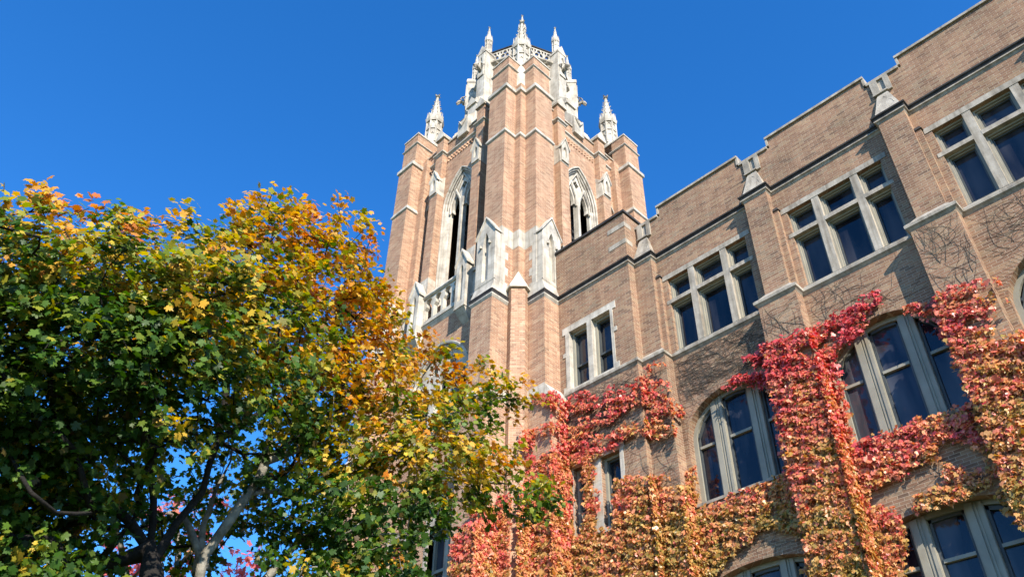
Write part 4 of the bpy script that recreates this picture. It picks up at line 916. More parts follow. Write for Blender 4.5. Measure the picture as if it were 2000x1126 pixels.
  ('Y', 13.86, -13.9, -12.62, [(-14.19,9.75),(-13.1,10.29),(-12.56,10.67),(-12.2,9.96),(-12.25,9.43),(-12.0,7.82),(-11.9,6.86),(-16.39,8.01),(-16.29,9.07),(-15.53,9.69)]),
  ('X', -12.78, 13.66, 14.47, [(12.53,10.12),(12.73,10.57),(13.16,10.66),(13.79,11.14),(14.22,11.47),(14.39,11.3),(14.37,10.87),(13.83,10.99),(13.16,10.46),(12.94,10.01),(13.23,9.9),(13.74,10.27),(14.2,10.8),(14.44,10.9),(14.56,10.19),(14.31,9.54),(14.59,9.1),(14.48,8.39),(13.71,9.01),(12.88,9.98),(12.67,10.01)]),
  ('X', -12.78, 13.66, 14.47, [(13.26,11.62),(13.85,12.21),(14.45,12.08),(14.27,11.07),(14.03,11.74),(13.55,11.68)]),
  ('X', -12.78, 13.66, 14.47, [(12.49,8.78),(13.53,10.04),(14.11,10.86),(14.52,10.43),(14.45,9.83),(14.76,8.33),(14.89,7.37),(10.81,6.24),(10.88,7.12),(11.41,7.98)]),
  ('Y', 12.58, -15.1, -13.92, [(-12.88,8.85),(-11.89,9.34),(-11.4,9.68),(-11.07,9.04),(-11.12,8.56),(-10.89,7.1),(-10.8,6.22),(-14.88,7.27),(-14.78,8.23),(-14.1,8.8)]),
  ('X', -14.05, 12.4, 13.35, [(13.73,9.66),(14.87,11.04),(15.51,11.93),(15.96,11.47),(15.89,10.81),(16.22,9.15),(16.37,8.1),(11.88,6.86),(11.96,7.83),(12.54,8.77)]),
  ('Y', 13.28, -14.06, -13.5, [(-13.55,10.73),(-13.33,11.02),(-12.9,10.76),(-12.31,10.72),(-11.93,10.71),(-11.79,10.43),(-11.81,10.05),(-12.27,10.56),(-12.9,10.56),(-13.11,10.27),(-12.83,9.94),(-12.35,9.93),(-11.95,10.1),(-11.76,10.03),(-11.65,9.3),(-11.86,8.86),(-11.63,8.29),(-11.72,7.69),(-12.38,8.73),(-13.18,10.3),(-13.4,10.5)]),
  ('Y', 13.28, -14.06, -13.5, [(-13.59,9.34),(-12.55,9.86),(-12.03,10.22),(-11.69,9.54),(-11.74,9.04),(-11.5,7.49),(-11.4,6.57),(-15.7,7.67),(-15.6,8.69),(-14.88,9.29)]),
  ('X', -13.5, 13.28, 13.87, [(13.23,10.69),(13.45,11.16),(13.9,11.26),(14.57,11.76),(15.03,12.12),(15.2,11.94),(15.18,11.49),(14.61,11.61),(13.9,11.05),(13.67,10.58),(13.97,10.46),(14.51,10.85),(15.0,11.41),(15.25,11.51),(15.38,10.77),(15.12,10.08),(15.41,9.61),(15.3,8.86),(14.49,9.52),(13.6,10.55),(13.38,10.57)]),
  ('X', -13.5, 13.28, 13.87, [(13.19,9.28),(14.29,10.61),(14.9,11.47),(15.34,11.02),(15.27,10.39),(15.59,8.79),(15.72,7.78),(11.42,6.59),(11.49,7.52),(12.05,8.43)]),
  ('Y', 13.82, -19.5, -15.0, [(-14.15,9.72),(-13.06,10.26),(-12.52,10.64),(-12.17,9.93),(-12.22,9.4),(-11.97,7.8),(-11.86,6.84),(-16.34,7.98),(-16.24,9.04),(-15.48,9.67)]),
  ('Y', 13.82, -19.5, -15.0, [(-22.33,11.25),(-20.98,11.26),(-19.91,11.09),(-18.47,11.27),(-17.28,10.94),(-17.24,9.63),(-17.39,8.25),(-22.14,9.47)]),
 ],
}
MAPLE_LOBES = [(-7.35,0.26,5.19,0.6,0.38),(-7.18,0.69,5.39,0.42,0.68),(-7.08,0.91,5.65,0.32,0.78),(-7.42,1.46,6.07,0.4,0.23),(-7.47,2.0,6.19,0.5,0.58),(-7.53,2.69,6.96,0.48,0.6),(-7.54,3.18,7.35,0.52,0.6),(-7.53,3.87,7.64,0.56,0.7),(-7.54,4.18,7.76,0.4,0.75),(-7.2,0.46,4.5,0.8,0.18),(-7.01,0.76,4.74,0.7,0.23),(-6.99,1.24,5.03,0.68,0.33),(-7.48,1.91,5.54,0.7,0.38),(-7.54,2.5,6.08,0.72,0.43),(-7.64,3.24,6.6,0.8,0.5),(-7.64,4.08,6.94,0.8,0.65),(-7.69,4.52,7.42,0.5,0.75),(-7.86,4.99,7.25,0.45,0.75),(-7.31,0.75,4.07,0.8,0.0),(-7.24,1.09,4.32,0.8,0.0),(-7.24,1.55,4.57,0.75,0.08),(-6.92,2.07,4.67,0.55,0.33),(-8.04,2.33,5.47,0.55,0.38),(-6.71,2.53,4.93,0.6,0.4),(-8.04,3.05,5.85,0.6,0.4),(-7.69,3.71,5.94,0.82,0.35),(-7.78,4.65,6.58,0.8,0.68),(-7.84,5.24,6.93,0.42,0.75),(-7.94,5.84,6.85,0.45,0.75),(-7.98,1.08,3.8,0.8,0.0),(-7.84,1.4,3.98,0.8,0.0),(-8.19,1.91,4.42,0.75,0.0),(-6.98,2.84,4.55,0.55,0.1),(-8.2,3.38,5.44,0.5,0.15),(-7.04,3.4,4.85,0.6,0.15),(-7.76,3.79,5.43,0.5,0.3),(-7.71,4.24,5.55,0.78,0.7),(-7.76,4.97,6.0,0.8,0.62),(-8.6,1.39,3.54,0.8,0.0),(-8.47,1.75,3.68,0.75,0.0),(-7.97,4.13,4.85,0.6,0.1),(-8.64,1.73,2.97,0.8,0.0),(-8.51,2.07,3.13,0.75,0.0),(-8.65,2.22,3.53,0.5,0.0),(-8.74,2.41,2.85,0.7,0.0),(-9.82,3.56,5.05,0.42,0.1),(-9.45,3.96,5.43,0.42,0.1),(-10.41,4.25,5.23,0.38,0.1),(-9.91,4.77,4.8,0.38,0.05),(-6.84,2.32,4.3,0.48,0.0),(-6.55,2.18,4.6,0.48,0.18),(-6.53,2.34,5.25,0.5,0.4),(-7.08,1.9,4.49,0.48,0.03),(-6.98,1.75,4.89,0.5,0.23),(-6.55,1.98,5.04,0.42,0.3),(-7.27,2.61,4.0,0.34,0.0),(-6.82,1.96,4.68,0.42,0.18),(-6.73,2.6,4.5,0.4,0.1),(-7.42,1.86,4.35,0.4,0.0),(-9.59,2.73,4.64,0.5,0.0),(-7.77,2.45,3.58,0.32,0.0),(-6.85,2.52,3.74,0.28,0.0),(-7.76,1.97,3.88,0.4,0.0),(-7.96,1.85,3.53,0.4,0.0),(-7.47,2.22,4.08,0.3,0.0),(-10.72,3.85,4.89,0.55,0.0),(-10.61,4.68,4.92,0.5,0.05),(-10.64,3.09,4.6,0.45,0.0),(-10.18,3.49,4.32,0.5,0.0),(-9.53,2.72,3.75,0.5,0.0),(-9.38,2.26,4.38,0.5,0.0),(-10.36,4.38,4.18,0.5,0.0),(-9.35,3.26,5.24,0.45,0.03),(-9.06,2.53,4.88,0.5,0.0),(-8.02,1.75,2.2,0.8,0.0),(-8.09,2.21,2.33,0.8,0.0),(-9.03,1.63,6.77,0.6,0.48),(-9.27,1.21,6.17,0.7,0.28),(-9.13,3.03,6.83,0.7,0.73),(-8.58,3.89,7.75,0.7,0.9),(-9.67,2.8,6.16,0.6,0.68),(-9.16,4.03,6.62,0.6,0.7),(-9.08,3.17,5.75,0.45,0.18),(-9.57,1.72,5.14,0.7,0.08),(-9.39,2.01,5.77,0.6,0.38)]
GREY_LOBES = [(-7.85,6.1,6.72,0.42,0.8),(-7.68,6.75,6.65,0.5,0.6),(-7.56,6.67,6.13,0.38,0.4),(-7.24,7.07,5.46,0.35,0.35),(-7.66,6.19,6.13,0.42,0.5),(-7.18,7.61,5.0,0.24,0.1),(-7.43,7.12,4.91,0.3,0.2),(-7.38,6.55,5.31,0.45,0.35),(-7.34,7.03,6.75,0.4,0.5),(-7.33,7.29,6.48,0.28,0.5),(-7.93,4.77,5.17,0.75,0.5),(-7.73,5.29,5.38,0.65,0.6),(-7.53,5.77,5.57,0.55,0.5),(-7.58,6.42,5.79,0.42,0.2),(-7.64,6.85,5.83,0.3,0.4),(-8.19,4.44,4.39,0.75,0.05),(-7.85,5.03,4.62,0.7,0.3),(-7.75,5.7,4.9,0.65,0.4),(-7.52,6.24,5.06,0.55,0.45),(-7.38,6.83,5.16,0.5,0.5),(-7.23,7.35,5.11,0.36,0.4),(-7.22,7.49,4.9,0.22,0.1),(-7.85,4.8,3.91,0.75,0),(-7.67,5.41,4.24,0.62,0.05),(-7.55,6.0,4.4,0.5,0.1),(-7.81,5.36,3.77,0.6,0),(-7.96,4.76,3.46,0.75,0),(-9.34,4.35,5.11,0.4,0.05),(-7.89,5.0,2.96,0.8,0),(-7.63,5.58,3.26,0.6,0),(-8.4,4.41,5.57,0.5,0.3),(-7.59,6.43,4.69,0.42,0.2)]
PINK_LOBES = [(-12.9,4.89,5.89,0.45,0),(-12.65,5.36,6.02,0.4,0),(-12.97,5.25,5.42,0.7,0),(-12.69,5.92,5.38,0.6,0),(-13.3,4.63,5.16,0.6,0),(-12.45,6.59,5.17,0.5,0),(-13.26,5.17,4.73,0.9,0),(-12.9,6.04,4.71,0.9,0)]
MAPLE_LIMBS = [[(-7.49,3.13,1.95),(-7.94,3.04,2.94),(-8.08,3.0,3.22)],[(-8.09,3.0,3.19),(-8.17,2.78,3.46),(-8.2,2.48,3.61),(-8.22,2.16,3.77),(-8.15,1.83,3.86),(-8.01,1.43,4.07)],[(-8.08,3.04,3.18),(-8.3,2.98,3.79),(-8.45,2.89,4.28),(-8.41,2.71,4.68),(-8.35,2.53,5.1),(-8.26,2.2,5.57),(-7.91,1.86,5.83)],[(-8.06,3.08,3.18),(-8.09,3.19,3.57),(-8.07,3.36,3.96),(-8.1,3.38,4.59),(-8.09,3.36,5.03),(-8.01,3.24,5.42),(-7.96,3.12,5.92),(-8.08,3.11,6.78)],[(-8.1,3.37,5.01),(-7.97,3.47,5.34),(-7.9,3.46,5.63),(-7.94,3.47,6.1),(-8.06,3.59,6.89)],[(-8.6,2.79,4.73),(-8.5,2.52,4.83),(-8.47,2.24,5.02),(-8.42,2.01,5.21),(-8.08,1.61,5.3),(-7.8,1.23,5.45)],[(-8.1,3.38,4.59),(-7.97,3.69,4.99),(-7.84,4.0,5.35),(-8.01,4.52,6.38),(-7.94,4.76,7.16)],[(-8.21,2.45,3.63),(-7.83,2.3,3.29),(-7.48,1.92,3.05),(-7.22,1.61,3.04)]]
GREY_LIMBS = [[(-7.54,3.58,2.05),(-8.02,3.54,3.1),(-8.06,3.54,3.3)],[(-8.07,3.55,3.27),(-7.93,3.6,3.54),(-7.85,3.7,3.86),(-7.85,3.84,4.21),(-7.92,3.91,4.48),(-8.1,3.98,4.97),(-8.3,4.16,5.71),(-8.5,4.38,6.39)],[(-8.07,3.59,3.21),(-8.31,3.46,3.62),(-8.47,3.41,3.82)],[(-8.11,3.56,3.16),(-8.29,3.58,3.54),(-8.4,3.6,3.8),(-8.6,3.72,4.27),(-8.67,3.84,4.73),(-8.85,3.84,5.29)],[(-7.85,3.78,4.04),(-8.14,4.35,4.34),(-8.2,4.92,4.57),(-8.06,5.16,4.78),(-7.88,5.52,5.13),(-7.75,6.04,5.58),(-7.73,6.43,6.18),(-7.62,6.7,6.6)],[(-7.92,3.91,4.48),(-8.02,4.31,4.81),(-8.05,4.78,5.18),(-7.76,5.39,5.43)],[(-7.79,3.59,2.55),(-8.05,4.18,3.16),(-8.22,4.65,3.85),(-8.13,4.93,4.22),(-7.92,5.17,4.56),(-7.73,5.77,4.85),(-7.51,6.41,5.08),(-7.28,7.11,5.15)],[(-9.64,3.46,3.42),(-9.76,3.28,3.87),(-9.89,3.11,4.23),(-9.99,2.99,4.61)],[(-9.64,3.46,3.42),(-8.88,3.54,2.93),(-7.8,3.6,2.51)]]
PINK_LIMBS = [[(-12.47,5.45,3.3),(-13.14,5.44,4.78),(-13.14,5.32,5.49),(-13.16,5.06,5.94)],[(-13.06,5.36,5.06),(-12.93,5.6,5.7),(-12.81,5.48,6.07)]]
MAPLE_LOBES += [(-9.94,-0.58,4.17,0.85,0.1),(-8.86,-0.95,4.41,0.85,0.1),(-8.92,0.18,4.05,0.85,0.1),(-6.69,-0.61,3.6,0.85,0.1),(-9.07,-0.86,5.4,0.85,0.1),(-7.21,-1.29,4.05,0.85,0.1),(-7.72,-0.74,4.81,0.85,0.1),(-10.87,0.0,4.25,0.85,0.1),(-9.98,0.36,4.82,0.85,0.1),(-7.24,-1.26,5.42,0.85,0.1),(-10.65,0.85,3.67,0.85,0.1),(-8.03,-0.7,5.9,0.85,0.1),(-9.88,-0.62,5.93,0.85,0.1),(-11.62,1.29,3.5,0.85,0.1),(-11.58,0.72,5.39,0.85,0.1),(-9.18,-0.93,3.64,0.85,0.1),(-9.07,-0.65,6.46,0.85,0.1),(-7.91,-0.14,4.15,0.85,0.1),(-10.68,0.29,5.31,0.85,0.1),(-6.53,-0.91,4.86,0.85,0.1),(-9.61,0.54,3.69,0.85,0.1),(-10.74,0.75,4.51,0.85,0.1),(-10.38,0.1,3.51,0.85,0.1),(-8.38,-0.95,3.56,0.85,0.1),(-5.73,-0.47,3.4,0.85,0.1),(-8.76,-0.18,4.84,0.85,0.1)]
# ------------------------------------------------------------------ leaves
rng = np.random.default_rng(7)
def leaf_material(name, transl=.4, rough=.45, spec=.35):
    m, nt, bs, N, L = new_mat(name)
    at = N.new('ShaderNodeAttribute'); at.attribute_name = 'pigment'
    L.new(at.outputs['Color'], bs.inputs['Base Color']); bs.inputs['Roughness'].default_value = rough
    bs.inputs['Specular IOR Level'].default_value = spec
    tr = N.new('ShaderNodeBsdfTranslucent')
    br = N.new('ShaderNodeHueSaturation'); br.inputs['Saturation'].default_value = 1.15; br.inputs['Value'].default_value = 1.35
    L.new(at.outputs['Color'], br.inputs['Color']); L.new(br.outputs[0], tr.inputs['Color'])
    mx = N.new('ShaderNodeMixShader'); mx.inputs[0].default_value = transl
    L.new(bs.outputs[0], mx.inputs[1]); L.new(tr.outputs[0], mx.inputs[2]); L.new(mx.outputs[0], N['Material Output'].inputs['Surface'])
    return m
MAPLE_LEAF = leaf_material('maple_leaf', .40, .46, .30)
IVY_LEAF = leaf_material('ivy_leaf', .28, .40, .5)

def leaf_template(half, droop, cup):
    out = half + [(-x, y) for x, y in half[::-1] if abs(x) > 1e-6]
    v = [(0, -.02, 0.0)] + [(x, y, -droop*(x*x+max(y, 0)**2)+cup*abs(x)) for x, y in out]
    n = len(out); return np.array(v), np.array([(0, 1+i, 1+(i+1) % n) for i in range(n)])
MAPLE_T = leaf_template([(0, -.42), (.20, -.50), (.40, -.38), (.30, -.20), (.56, -.02), (.52, .16), (.27, .13), (.30, .36), (.13, .34), (0, .60)], .35, .12)
IVY_T = leaf_template([(0, -.30), (.20, -.42), (.46, -.18), (.44, .12), (.22, .14), (.10, .34), (0, .60)], .45, .15)

def leaf_mesh(name, mat, tpl, pos, nrm, tip, size, colr):
    tv, tf = tpl; n = len(pos)
    nrm = nrm/np.linalg.norm(nrm, axis=1, keepdims=True)
    tip = tip-(tip*nrm).sum(1, keepdims=True)*nrm; tip /= np.linalg.norm(tip, axis=1, keepdims=True)+1e-9
    sid = np.cross(tip, nrm)
    curl = rng.normal(1.2, .9, (n, 1))
    V = (pos[:, None, :] + size[:, None, None]*(tv[None, :, 0:1]*sid[:, None, :]+tv[None, :, 1:2]*tip[:, None, :]+(tv[None, :, 2]*curl)[:, :, None]*nrm[:, None, :])).reshape(-1, 3)
    Fc = (tf[None]+(np.arange(n)*len(tv))[:, None, None]).reshape(-1, 3)
    me = bpy.data.meshes.new(name); me.vertices.add(len(V)); me.vertices.foreach_set('co', V.astype(np.float32).ravel())
    me.loops.add(Fc.size); me.loops.foreach_set('vertex_index', Fc.astype(np.int32).ravel())
    me.polygons.add(len(Fc)); me.polygons.foreach_set('loop_start', np.arange(0, Fc.size, 3, dtype=np.int32)); me.polygons.foreach_set('loop_total', np.full(len(Fc), 3, dtype=np.int32))
    me.update(calc_edges=True)
    a = me.color_attributes.new('pigment', 'FLOAT_COLOR', 'POINT')
    c = np.ones((len(V), 4), np.float32); c[:, :3] = np.repeat(colr, len(tv), 0); a.data.foreach_set('color', c.ravel())
    me.materials.append(mat); return me
def palette(stops, t):
    p = np.array([s[0] for s in stops]); c = np.array([s[1] for s in stops])
    return np.stack([np.interp(t, p, c[:, k]) for k in range(3)], 1)

# ------------------------------------------------------------------ trees
BARK = mottled('dark_maple_bark', (.008, .007, .006), (.022, .018, .015), 9, .95, .8, 30)
BARK_G = mottled('grey_maple_bark', (.14, .125, .098), (.25, .225, .18), 7, .95, .8, 30, (.09, .085, .06))
MAPLE_P = [(-.4, (.022, .055, .010)), (0, (.046, .105, .014)), (.22, (.11, .175, .020)), (.42, (.28, .27, .030)), (.60, (.54, .36, .040)), (.85, (.62, .31, .035)), (1.1, (.54, .20, .030)), (1.5, (.36, .10, .025))]
PINK_P = [(-1, (.5, .12, .14)), (0, (.62, .16, .17)), (1, (.5, .25, .08)), (2, (.3, .3, .05))]

def make_tree(name, label, cat, lobes, limbs, bark, pal, trunk_r, seed, tips_k=50, leaves_per=23, leaf=.077, group=None, twig=.005, limb_r=.06):
    global rng
    rng = np.random.default_rng(seed)
    base = Vector(limbs[0][0]); root = empty(name, (base.x, base.y, GZ)); inv = Matrix.Translation((-base.x, -base.y, -GZ))
    tag(root, label, cat, group)
    # skeleton: limbs given, twigs grown to the leaf clusters
    nodes = [np.array((base.x, base.y, GZ-.2))]; par = [-1]; w = [0.0]
    def add(p, q): nodes.append(np.array(p, float)); par.append(q); return len(nodes)-1
    for li, limb in enumerate(limbs):
        pts = [np.array(p, float) for p in limb]
        if li == 0: cur = add((base.x, base.y, (GZ+pts[0][2])/2), 0); start = 0
        else:
            d = [np.linalg.norm(nd-pts[0]) for nd in nodes]; cur = int(np.argmin(d)); start = 0 if min(d) > .06 else 1
        for p in pts[start:]:
            a = nodes[cur]; k = max(1, int(np.linalg.norm(p-a)/.25))
            for i in range(1, k+1):
                q = a+(p-a)*i/k; q = q+rng.normal(0, .012, 3)*(i < k); cur = add(q, cur)
    nl = len(nodes); minr = np.zeros(nl)
    first = {}
    for li, limb in enumerate(limbs):
        q = np.array(limb); ln = len(q)
        for k in range(nl):
            d = np.linalg.norm(q-nodes[k], axis=1); j = int(np.argmin(d))
            if d[j] < .3: minr[k] = max(minr[k], limb_r*(1 if li == 0 else max(.12, .75*(1-j/max(1, ln-1)))))
    tips = []; tl = []
    for (x, y, z, r, t) in lobes:
        n = max(4, int(tips_k*(r/.8)**2.4)); d = rng.normal(0, 1, (n, 3)); d /= np.linalg.norm(d, axis=1, keepdims=True)
        rad = r*(.35+.65*rng.random((n, 1))**.6)*np.where(rng.random((n, 1)) < .12, 1.22, 1)
        P = np.array((x, y, z))+d*rad*np.array((1, 1, .85)); tips += list(P); tl += [t+.34*(p[2]-z)/r+rng.normal(0, .24) for p in P]
    tips = np.array(tips); tl = np.array(tl)
    order = np.argsort(np.linalg.norm(tips-np.array(limbs[0][-1]), axis=1))
    ends = []
    for i in order:
        p = tips[i]; A = np.array(nodes[min(8, nl-1):]); d = np.linalg.norm(A-p, axis=1)+.35*np.maximum(0, A[:, 2]-p[2]); j = int(np.argmin(d))+min(8, nl-1)
        a = nodes[j]; L_ = np.linalg.norm(p-a); k = max(1, int(L_/.28)); cur = j
        bend = rng.normal(0, .07, 3)*L_+np.array((0, 0, .10*L_))
        for s in range(1, k+1):
            f = s/k; cur = add(a+(p-a)*f+bend*math.sin(math.pi*f)*(s < k), cur)
        ends.append((cur, i))
    n = len(nodes); area = np.zeros(n); kids = np.zeros(n, int)
    for i in range(n-1, 0, -1):
        if area[i] == 0: area[i] = twig**2.0
        area[par[i]] += area[i]; kids[par[i]] += 1
    rad = area**(1/2.0); rad = rad*np.interp(rad/rad[0], [0, .12, .45, .8, 1], [1, .8, .50, .50, trunk_r/rad[0]])
    rad[:nl] = np.maximum(np.minimum(rad[:nl], trunk_r), minr)
    # one tube per unbranched run, following the thickest child
    main = {}
    for i in range(1, n):
        if par[i] not in main or area[i] > area[main[par[i]]]: main[par[i]] = i
    m = MB(); mt = MB()
    for i in range(1, n):
        if main.get(par[i]) == i and par[i] != 0: continue
        run = [par[i], i]; 
        while run[-1] in main: run.append(main[run[-1]])
        rr = [min(rad[k], rad[run[1]]) for k in run]
        if par[i] == 0: rr[0] = rad[run[1]]*1.15
        P_ = [nodes[k] for k in run]
        m.tube(P_, rr, 8 if rr[0] > .03 else 5 if rr[0] > .012 else 3)
    o = m.build('trunk', bark, root, True); o.matrix_parent_inverse = inv
    # leaves: whorls at the twig ends, facing the light and hanging a little
    cc = np.array([l[:3] for l in lobes]).mean(0)
    pos = []; tt = []
    for (nd, i) in ends:
        k = rng.poisson(leaves_per); q = nodes[nd]
        d = rng.normal(0, 1, (k, 3)); d /= np.linalg.norm(d, axis=1, keepdims=True)
        pos.append(q+d*(.03+.18*rng.random((k, 1))**.8)*np.array((1, 1, .75))); tt.append(tl[i]+rng.normal(0, .13, k))
    pos = np.concatenate(pos); tt = np.concatenate(tt); n = len(pos)
    out = pos-cc; out /= np.linalg.norm(out, axis=1, keepdims=True)+1e-6
    nrm = np.array((0, 0, .55))+.40*out+.50*np.array(to_sun)+rng.normal(0, .62, (n, 3))
    tip = out*.7+np.array((0, 0, -.55))+rng.normal(0, .6, (n, 3))
    size = leaf*rng.uniform(.6, 1.25, n)
    c = palette(pal, tt)*rng.uniform(.75, 1.25, (n, 1))*(1+rng.normal(0, .06, (n, 3)))
    brown = rng.random(n) < .03; c[brown] = c[brown]*.4+np.array((.16, .08, .03))*.6
    me = leaf_mesh('foliage', MAPLE_LEAF, MAPLE_T, pos, nrm, tip, size, np.clip(c, .004, .9))
    f = bpy.data.objects.new('crown', me); col.objects.link(f); f.parent = root; f.matrix_parent_inverse = inv
    return root, n
make_tree('maple_tree', 'large maple with dark trunk and green leaves turning orange at the top', 'tree', MAPLE_LOBES, MAPLE_LIMBS, BARK, MAPLE_P, .12, 11)
make_tree('maple_tree', 'grey-barked maple whose green and gold boughs reach in front of the tower', 'tree', GREY_LOBES, GREY_LIMBS, BARK_G, MAPLE_P, .072, 12, limb_r=.07)
make_tree('red_maple', 'small pink-leaved tree showing between the trunks of the big maples', 'tree', PINK_LOBES, PINK_LIMBS, BARK_G, PINK_P, .08, 13, 14, 9, .11)

# ------------------------------------------------------------------ ivy
VINE = mottled('grey_brown_vine_stem', (.04, .03, .024), (.13, .11, .09), 5, .95, .5, 60)
def inside(P, poly):
    x, y = P[:, 0], P[:, 1]; r = np.zeros(len(P), bool); q = np.array(poly); j = len(q)-1
    for i in range(len(q)):
        xi, yi = q[i]; xj, yj = q[j]
        if yi != yj:
            r ^= ((yi > y) != (yj > y)) & (x < (xj-xi)*(y-yi)/(yj-yi)+xi)
        j = i
    return r
def field(u, v, s, ph):
    return (np.sin(u*s+ph)+np.sin(v*s*1.7+u*s*.6+ph*2.1)+np.sin(u*s*2.3-v*s*1.1+ph*.7)+np.sin(v*s*3.1+ph*1.3+u*s*.9))/4
IVY_P = [(-.3, (.52, .058, .066)), (0, (.60, .105, .085)), (.25, (.66, .20, .12)), (.5, (.64, .265, .105)), (.75, (.53, .275, .08)), (1.0, (.41, .255, .06)), (1.3, (.22, .18, .04))]
def make_ivy(key, label, zr, seed, hue=0.0, dens=1250, walks=()):
    global rng
    rng = np.random.default_rng(seed)
    root = None; POS = []; NRM = []; TT = []; ALLP = []
    for kd, val, a, b, poly in IVY[key]:
        q = np.array(poly); lo = np.maximum(q.min(0), [a, GZ+4]); hi = np.minimum(q.max(0), [b, 99])
        if hi[0] <= lo[0]: continue
        n = int((hi[0]-lo[0])*(hi[1]-lo[1])*dens)
        P = rng.uniform(lo, hi, (n, 2))
        # ragged edge
        J = P+np.stack([field(P[:, 0], P[:, 1], 9, 1), field(P[:, 0], P[:, 1], 8, 4)], 1)*.10+rng.normal(0, .035, P.shape)
        P = P[inside(J, poly)]
        if not len(P): continue
        f = .6*field(P[:, 0]*.8, P[:, 1]*1.3, 6.3, seed)+.55*field(P[:, 0]*1.3+2, P[:, 1]*.8, 11.7, seed+5)
        keep = rng.random(len(P)) < np.where((P[:, 1] > 10.3) & (key in ('bay', 'towerbase')), np.clip(.50+1.5*f, .0, 1), np.clip(.82+1.1*f, .05, 1)); P = P[keep]; f = f[keep]
        dep = .02+.07*(f+1)+rng.uniform(0, .06, len(P))
        if kd == 'Y': pos = np.stack([P[:, 0], val-dep, P[:, 1]], 1); nn = np.array((0, -1, 0.))
        else: pos = np.stack([val+dep, P[:, 0], P[:, 1]], 1); nn = np.array((1., 0, 0))
        t = (zr[0]-P[:, 1])/(zr[0]-zr[1])+.38*field(P[:, 0], P[:, 1], 2.6, seed+3)+hue+rng.normal(0, .26, len(P))
        POS.append(pos); NRM.append(np.repeat(nn[None], len(P), 0)); TT.append(t); ALLP.append((kd, val, a, b, P))
    pos = np.concatenate(POS); nn = np.concatenate(NRM); tt = np.concatenate(TT); n = len(pos)
    b0 = pos[np.argmin(pos[:, 2])]
    root = empty('climbing_ivy', (b0[0], b0[1], b0[2])); inv = Matrix.Translation(-Vector(b0)); tag(root, label, 'ivy', None)
    nrm = nn+np.array((0, 0, .45))+rng.normal(0, .48, (n, 3)); tip = np.array((0, 0, -1.))+nn*.25+rng.normal(0, .5, (n, 3))
    size = .080*rng.lognormal(0, .28, n)
    c = palette(IVY_P, tt)*rng.uniform(.7, 1.3, (n, 1))
    me = leaf_mesh('foliage', IVY_LEAF, IVY_T, pos, nrm, tip, size, np.clip(c, .004, .9))
    o = bpy.data.objects.new('foliage', me); col.objects.link(o); o.parent = root; o.matrix_parent_inverse = inv
    m = MB()
    def walk(kd, val, u, v, ang, L, r0, bounds, lev=0):
        pts = []; k = int(L/.07); da = 0
        for i in range(k):
            y = val-.006 if kd == 'Y' else val+.006
            pts.append((u, y, v) if kd == 'Y' else (y, u, v))
            da = da*.7+rng.normal(0, .22); ang += da*.5
            if lev < 2 and rng.random() < .09: walk(kd, val, u, v, ang+rng.choice((-1, 1))*rng.uniform(.3, .9), L*rng.uniform(.25, .55), r0*.6, bounds, lev+1)
            u += .07*math.cos(ang); v += .07*math.sin(ang)
            if kd == 'Y' and val == 15.0 and v < 10.75 and any(abs(u-c_) < WH+.03 and v < (9.95+.97*math.sqrt(max(0, 1-((u-c_)/(WH+.03))**2)) if v > 8.3 else 0) for c_ in CENT): break
            if kd == 'Y' and val > 14.4 and val < 14.5 and 8.2 < v < 10.2 and -12.7 < u < -11.05: break
            if kd == 'Y' and val == 15.0 and v < 6.75 and any(abs(u-c_) < WH for c_ in CENT): break
            if not (bounds[0] < u < bounds[1] and bounds[2] < v < bounds[3]): break
        if len(pts) > 2: m.tube(pts, np.linspace(r0, max(.0018, r0*.35), len(pts)), 4)
    for kd, val, a, b, P in ALLP:
        if len(P) < 20: continue
        for i in rng.integers(0, len(P), max(3, len(P)//140)):
            walk(kd, val, P[i, 0], P[i, 1], math.pi/2+rng.normal(0, .9), rng.uniform(.5, 1.6), rng.uniform(.003, .007), (a, b, -9, 12.25))
    for (kd, val, u0, u1, v0, v1, cnt, a0, sd, bd) in walks:
        for i in range(int(cnt*1.6)):
            walk(kd, val, rng.uniform(u0, u1), rng.uniform(v0, v1), (a0 if rng.random() < .65 else math.pi-a0)+rng.normal(0, sd), rng.uniform(.5, 1.9), rng.uniform(.002, .0048), bd)
    if m.v: s = m.build('stem', VINE, root); s.matrix_parent_inverse = inv
    return root
bA = (-9.6, -6.95, 10.5, 12.25); bB = (-5.94, -3.28, 10.6, 12.25)
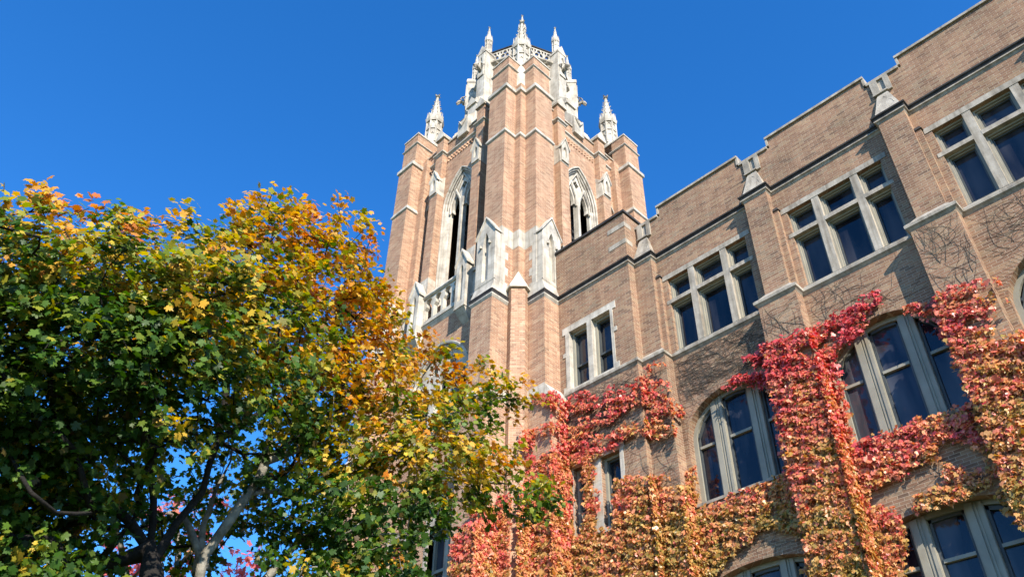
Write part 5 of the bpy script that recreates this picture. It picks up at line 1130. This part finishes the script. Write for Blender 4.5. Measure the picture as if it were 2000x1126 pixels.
make_ivy('pierAB', 'broad column of red and orange ivy on the buttress between the two arched windows', (10.6, 4.7), 21,
         walks=[('Y', 14.66, -6.9, -6.0, 10.3, 11.6, 16, .9, .6, (-6.92, -5.96, 9, 12.25)), ('Y', 15.0, -5.9, -4.6, 11.0, 11.9, 26, .35, .5, bB)])
make_ivy('band', 'red ivy band spread under the sill of the right arched window', (9.8, 5.2), 22, -.12)
make_ivy('pierBC', 'crimson and yellow ivy on the rightmost buttress beside the arched window', (11.6, 6.2), 23, -.05,
         walks=[('Y', 14.66, -3.2, -2.4, 10.3, 11.9, 30, 1.0, .7, (-3.26, -2.32, 9, 12.25)), ('Y', 15.0, -2.2, -.5, 11.0, 12.0, 26, .4, .6, (-2.29, .5, 10.9, 12.25))])
make_ivy('sillD', 'olive and orange ivy below the sill of the left arched window', (9.6, 5.8), 24, .2,
         walks=[('Y', 15.0, -9.2, -7.2, 6.8, 7.8, 30, .4, .8, (-9.6, -6.95, 6.75, 8.2))])
make_ivy('bay', 'ivy trailing in red streaks across the flat bay around its lower pair of windows', (12.6, 6.2), 25, -.03,
         walks=[('Y', 15.0, -9.55, -7.4, 11.0, 12.2, 150, .15, .30, bA), ('Y', 14.48, -12.8, -10.5, 10.4, 12.1, 110, .15, .35, (-13.0, -10.35, 10.3, 12.25)),
                ('Y', 14.66, -10.3, -9.7, 8.8, 12.1, 36, .3, .6, (-10.32, -9.66, 8, 12.25)), ('Y', 15.0, -9.6, -9.2, 9.6, 11.2, 20, .8, .5, (-9.62, -8.9, 10.2, 12.25)), ('Y', 14.48, -12.95, -10.4, 8.3, 10.0, 26, .5, .6, (-11.1, -10.35, 8, 12.25))])
make_ivy('towerbase', 'salmon ivy wrapped round the foot of the tower behind the maple boughs', (13.0, 4.0), 26, -.08,
         walks=[('Y', 13.87, -13.75, -12.9, 10.5, 12.0, 26, .3, .5, (-13.8, -12.82, 9, 12.2)), ('Y', 12.6, -15.0, -14.1, 9.5, 12.0, 26, .3, .5, (-15.05, -14.08, 9, 12.2))])
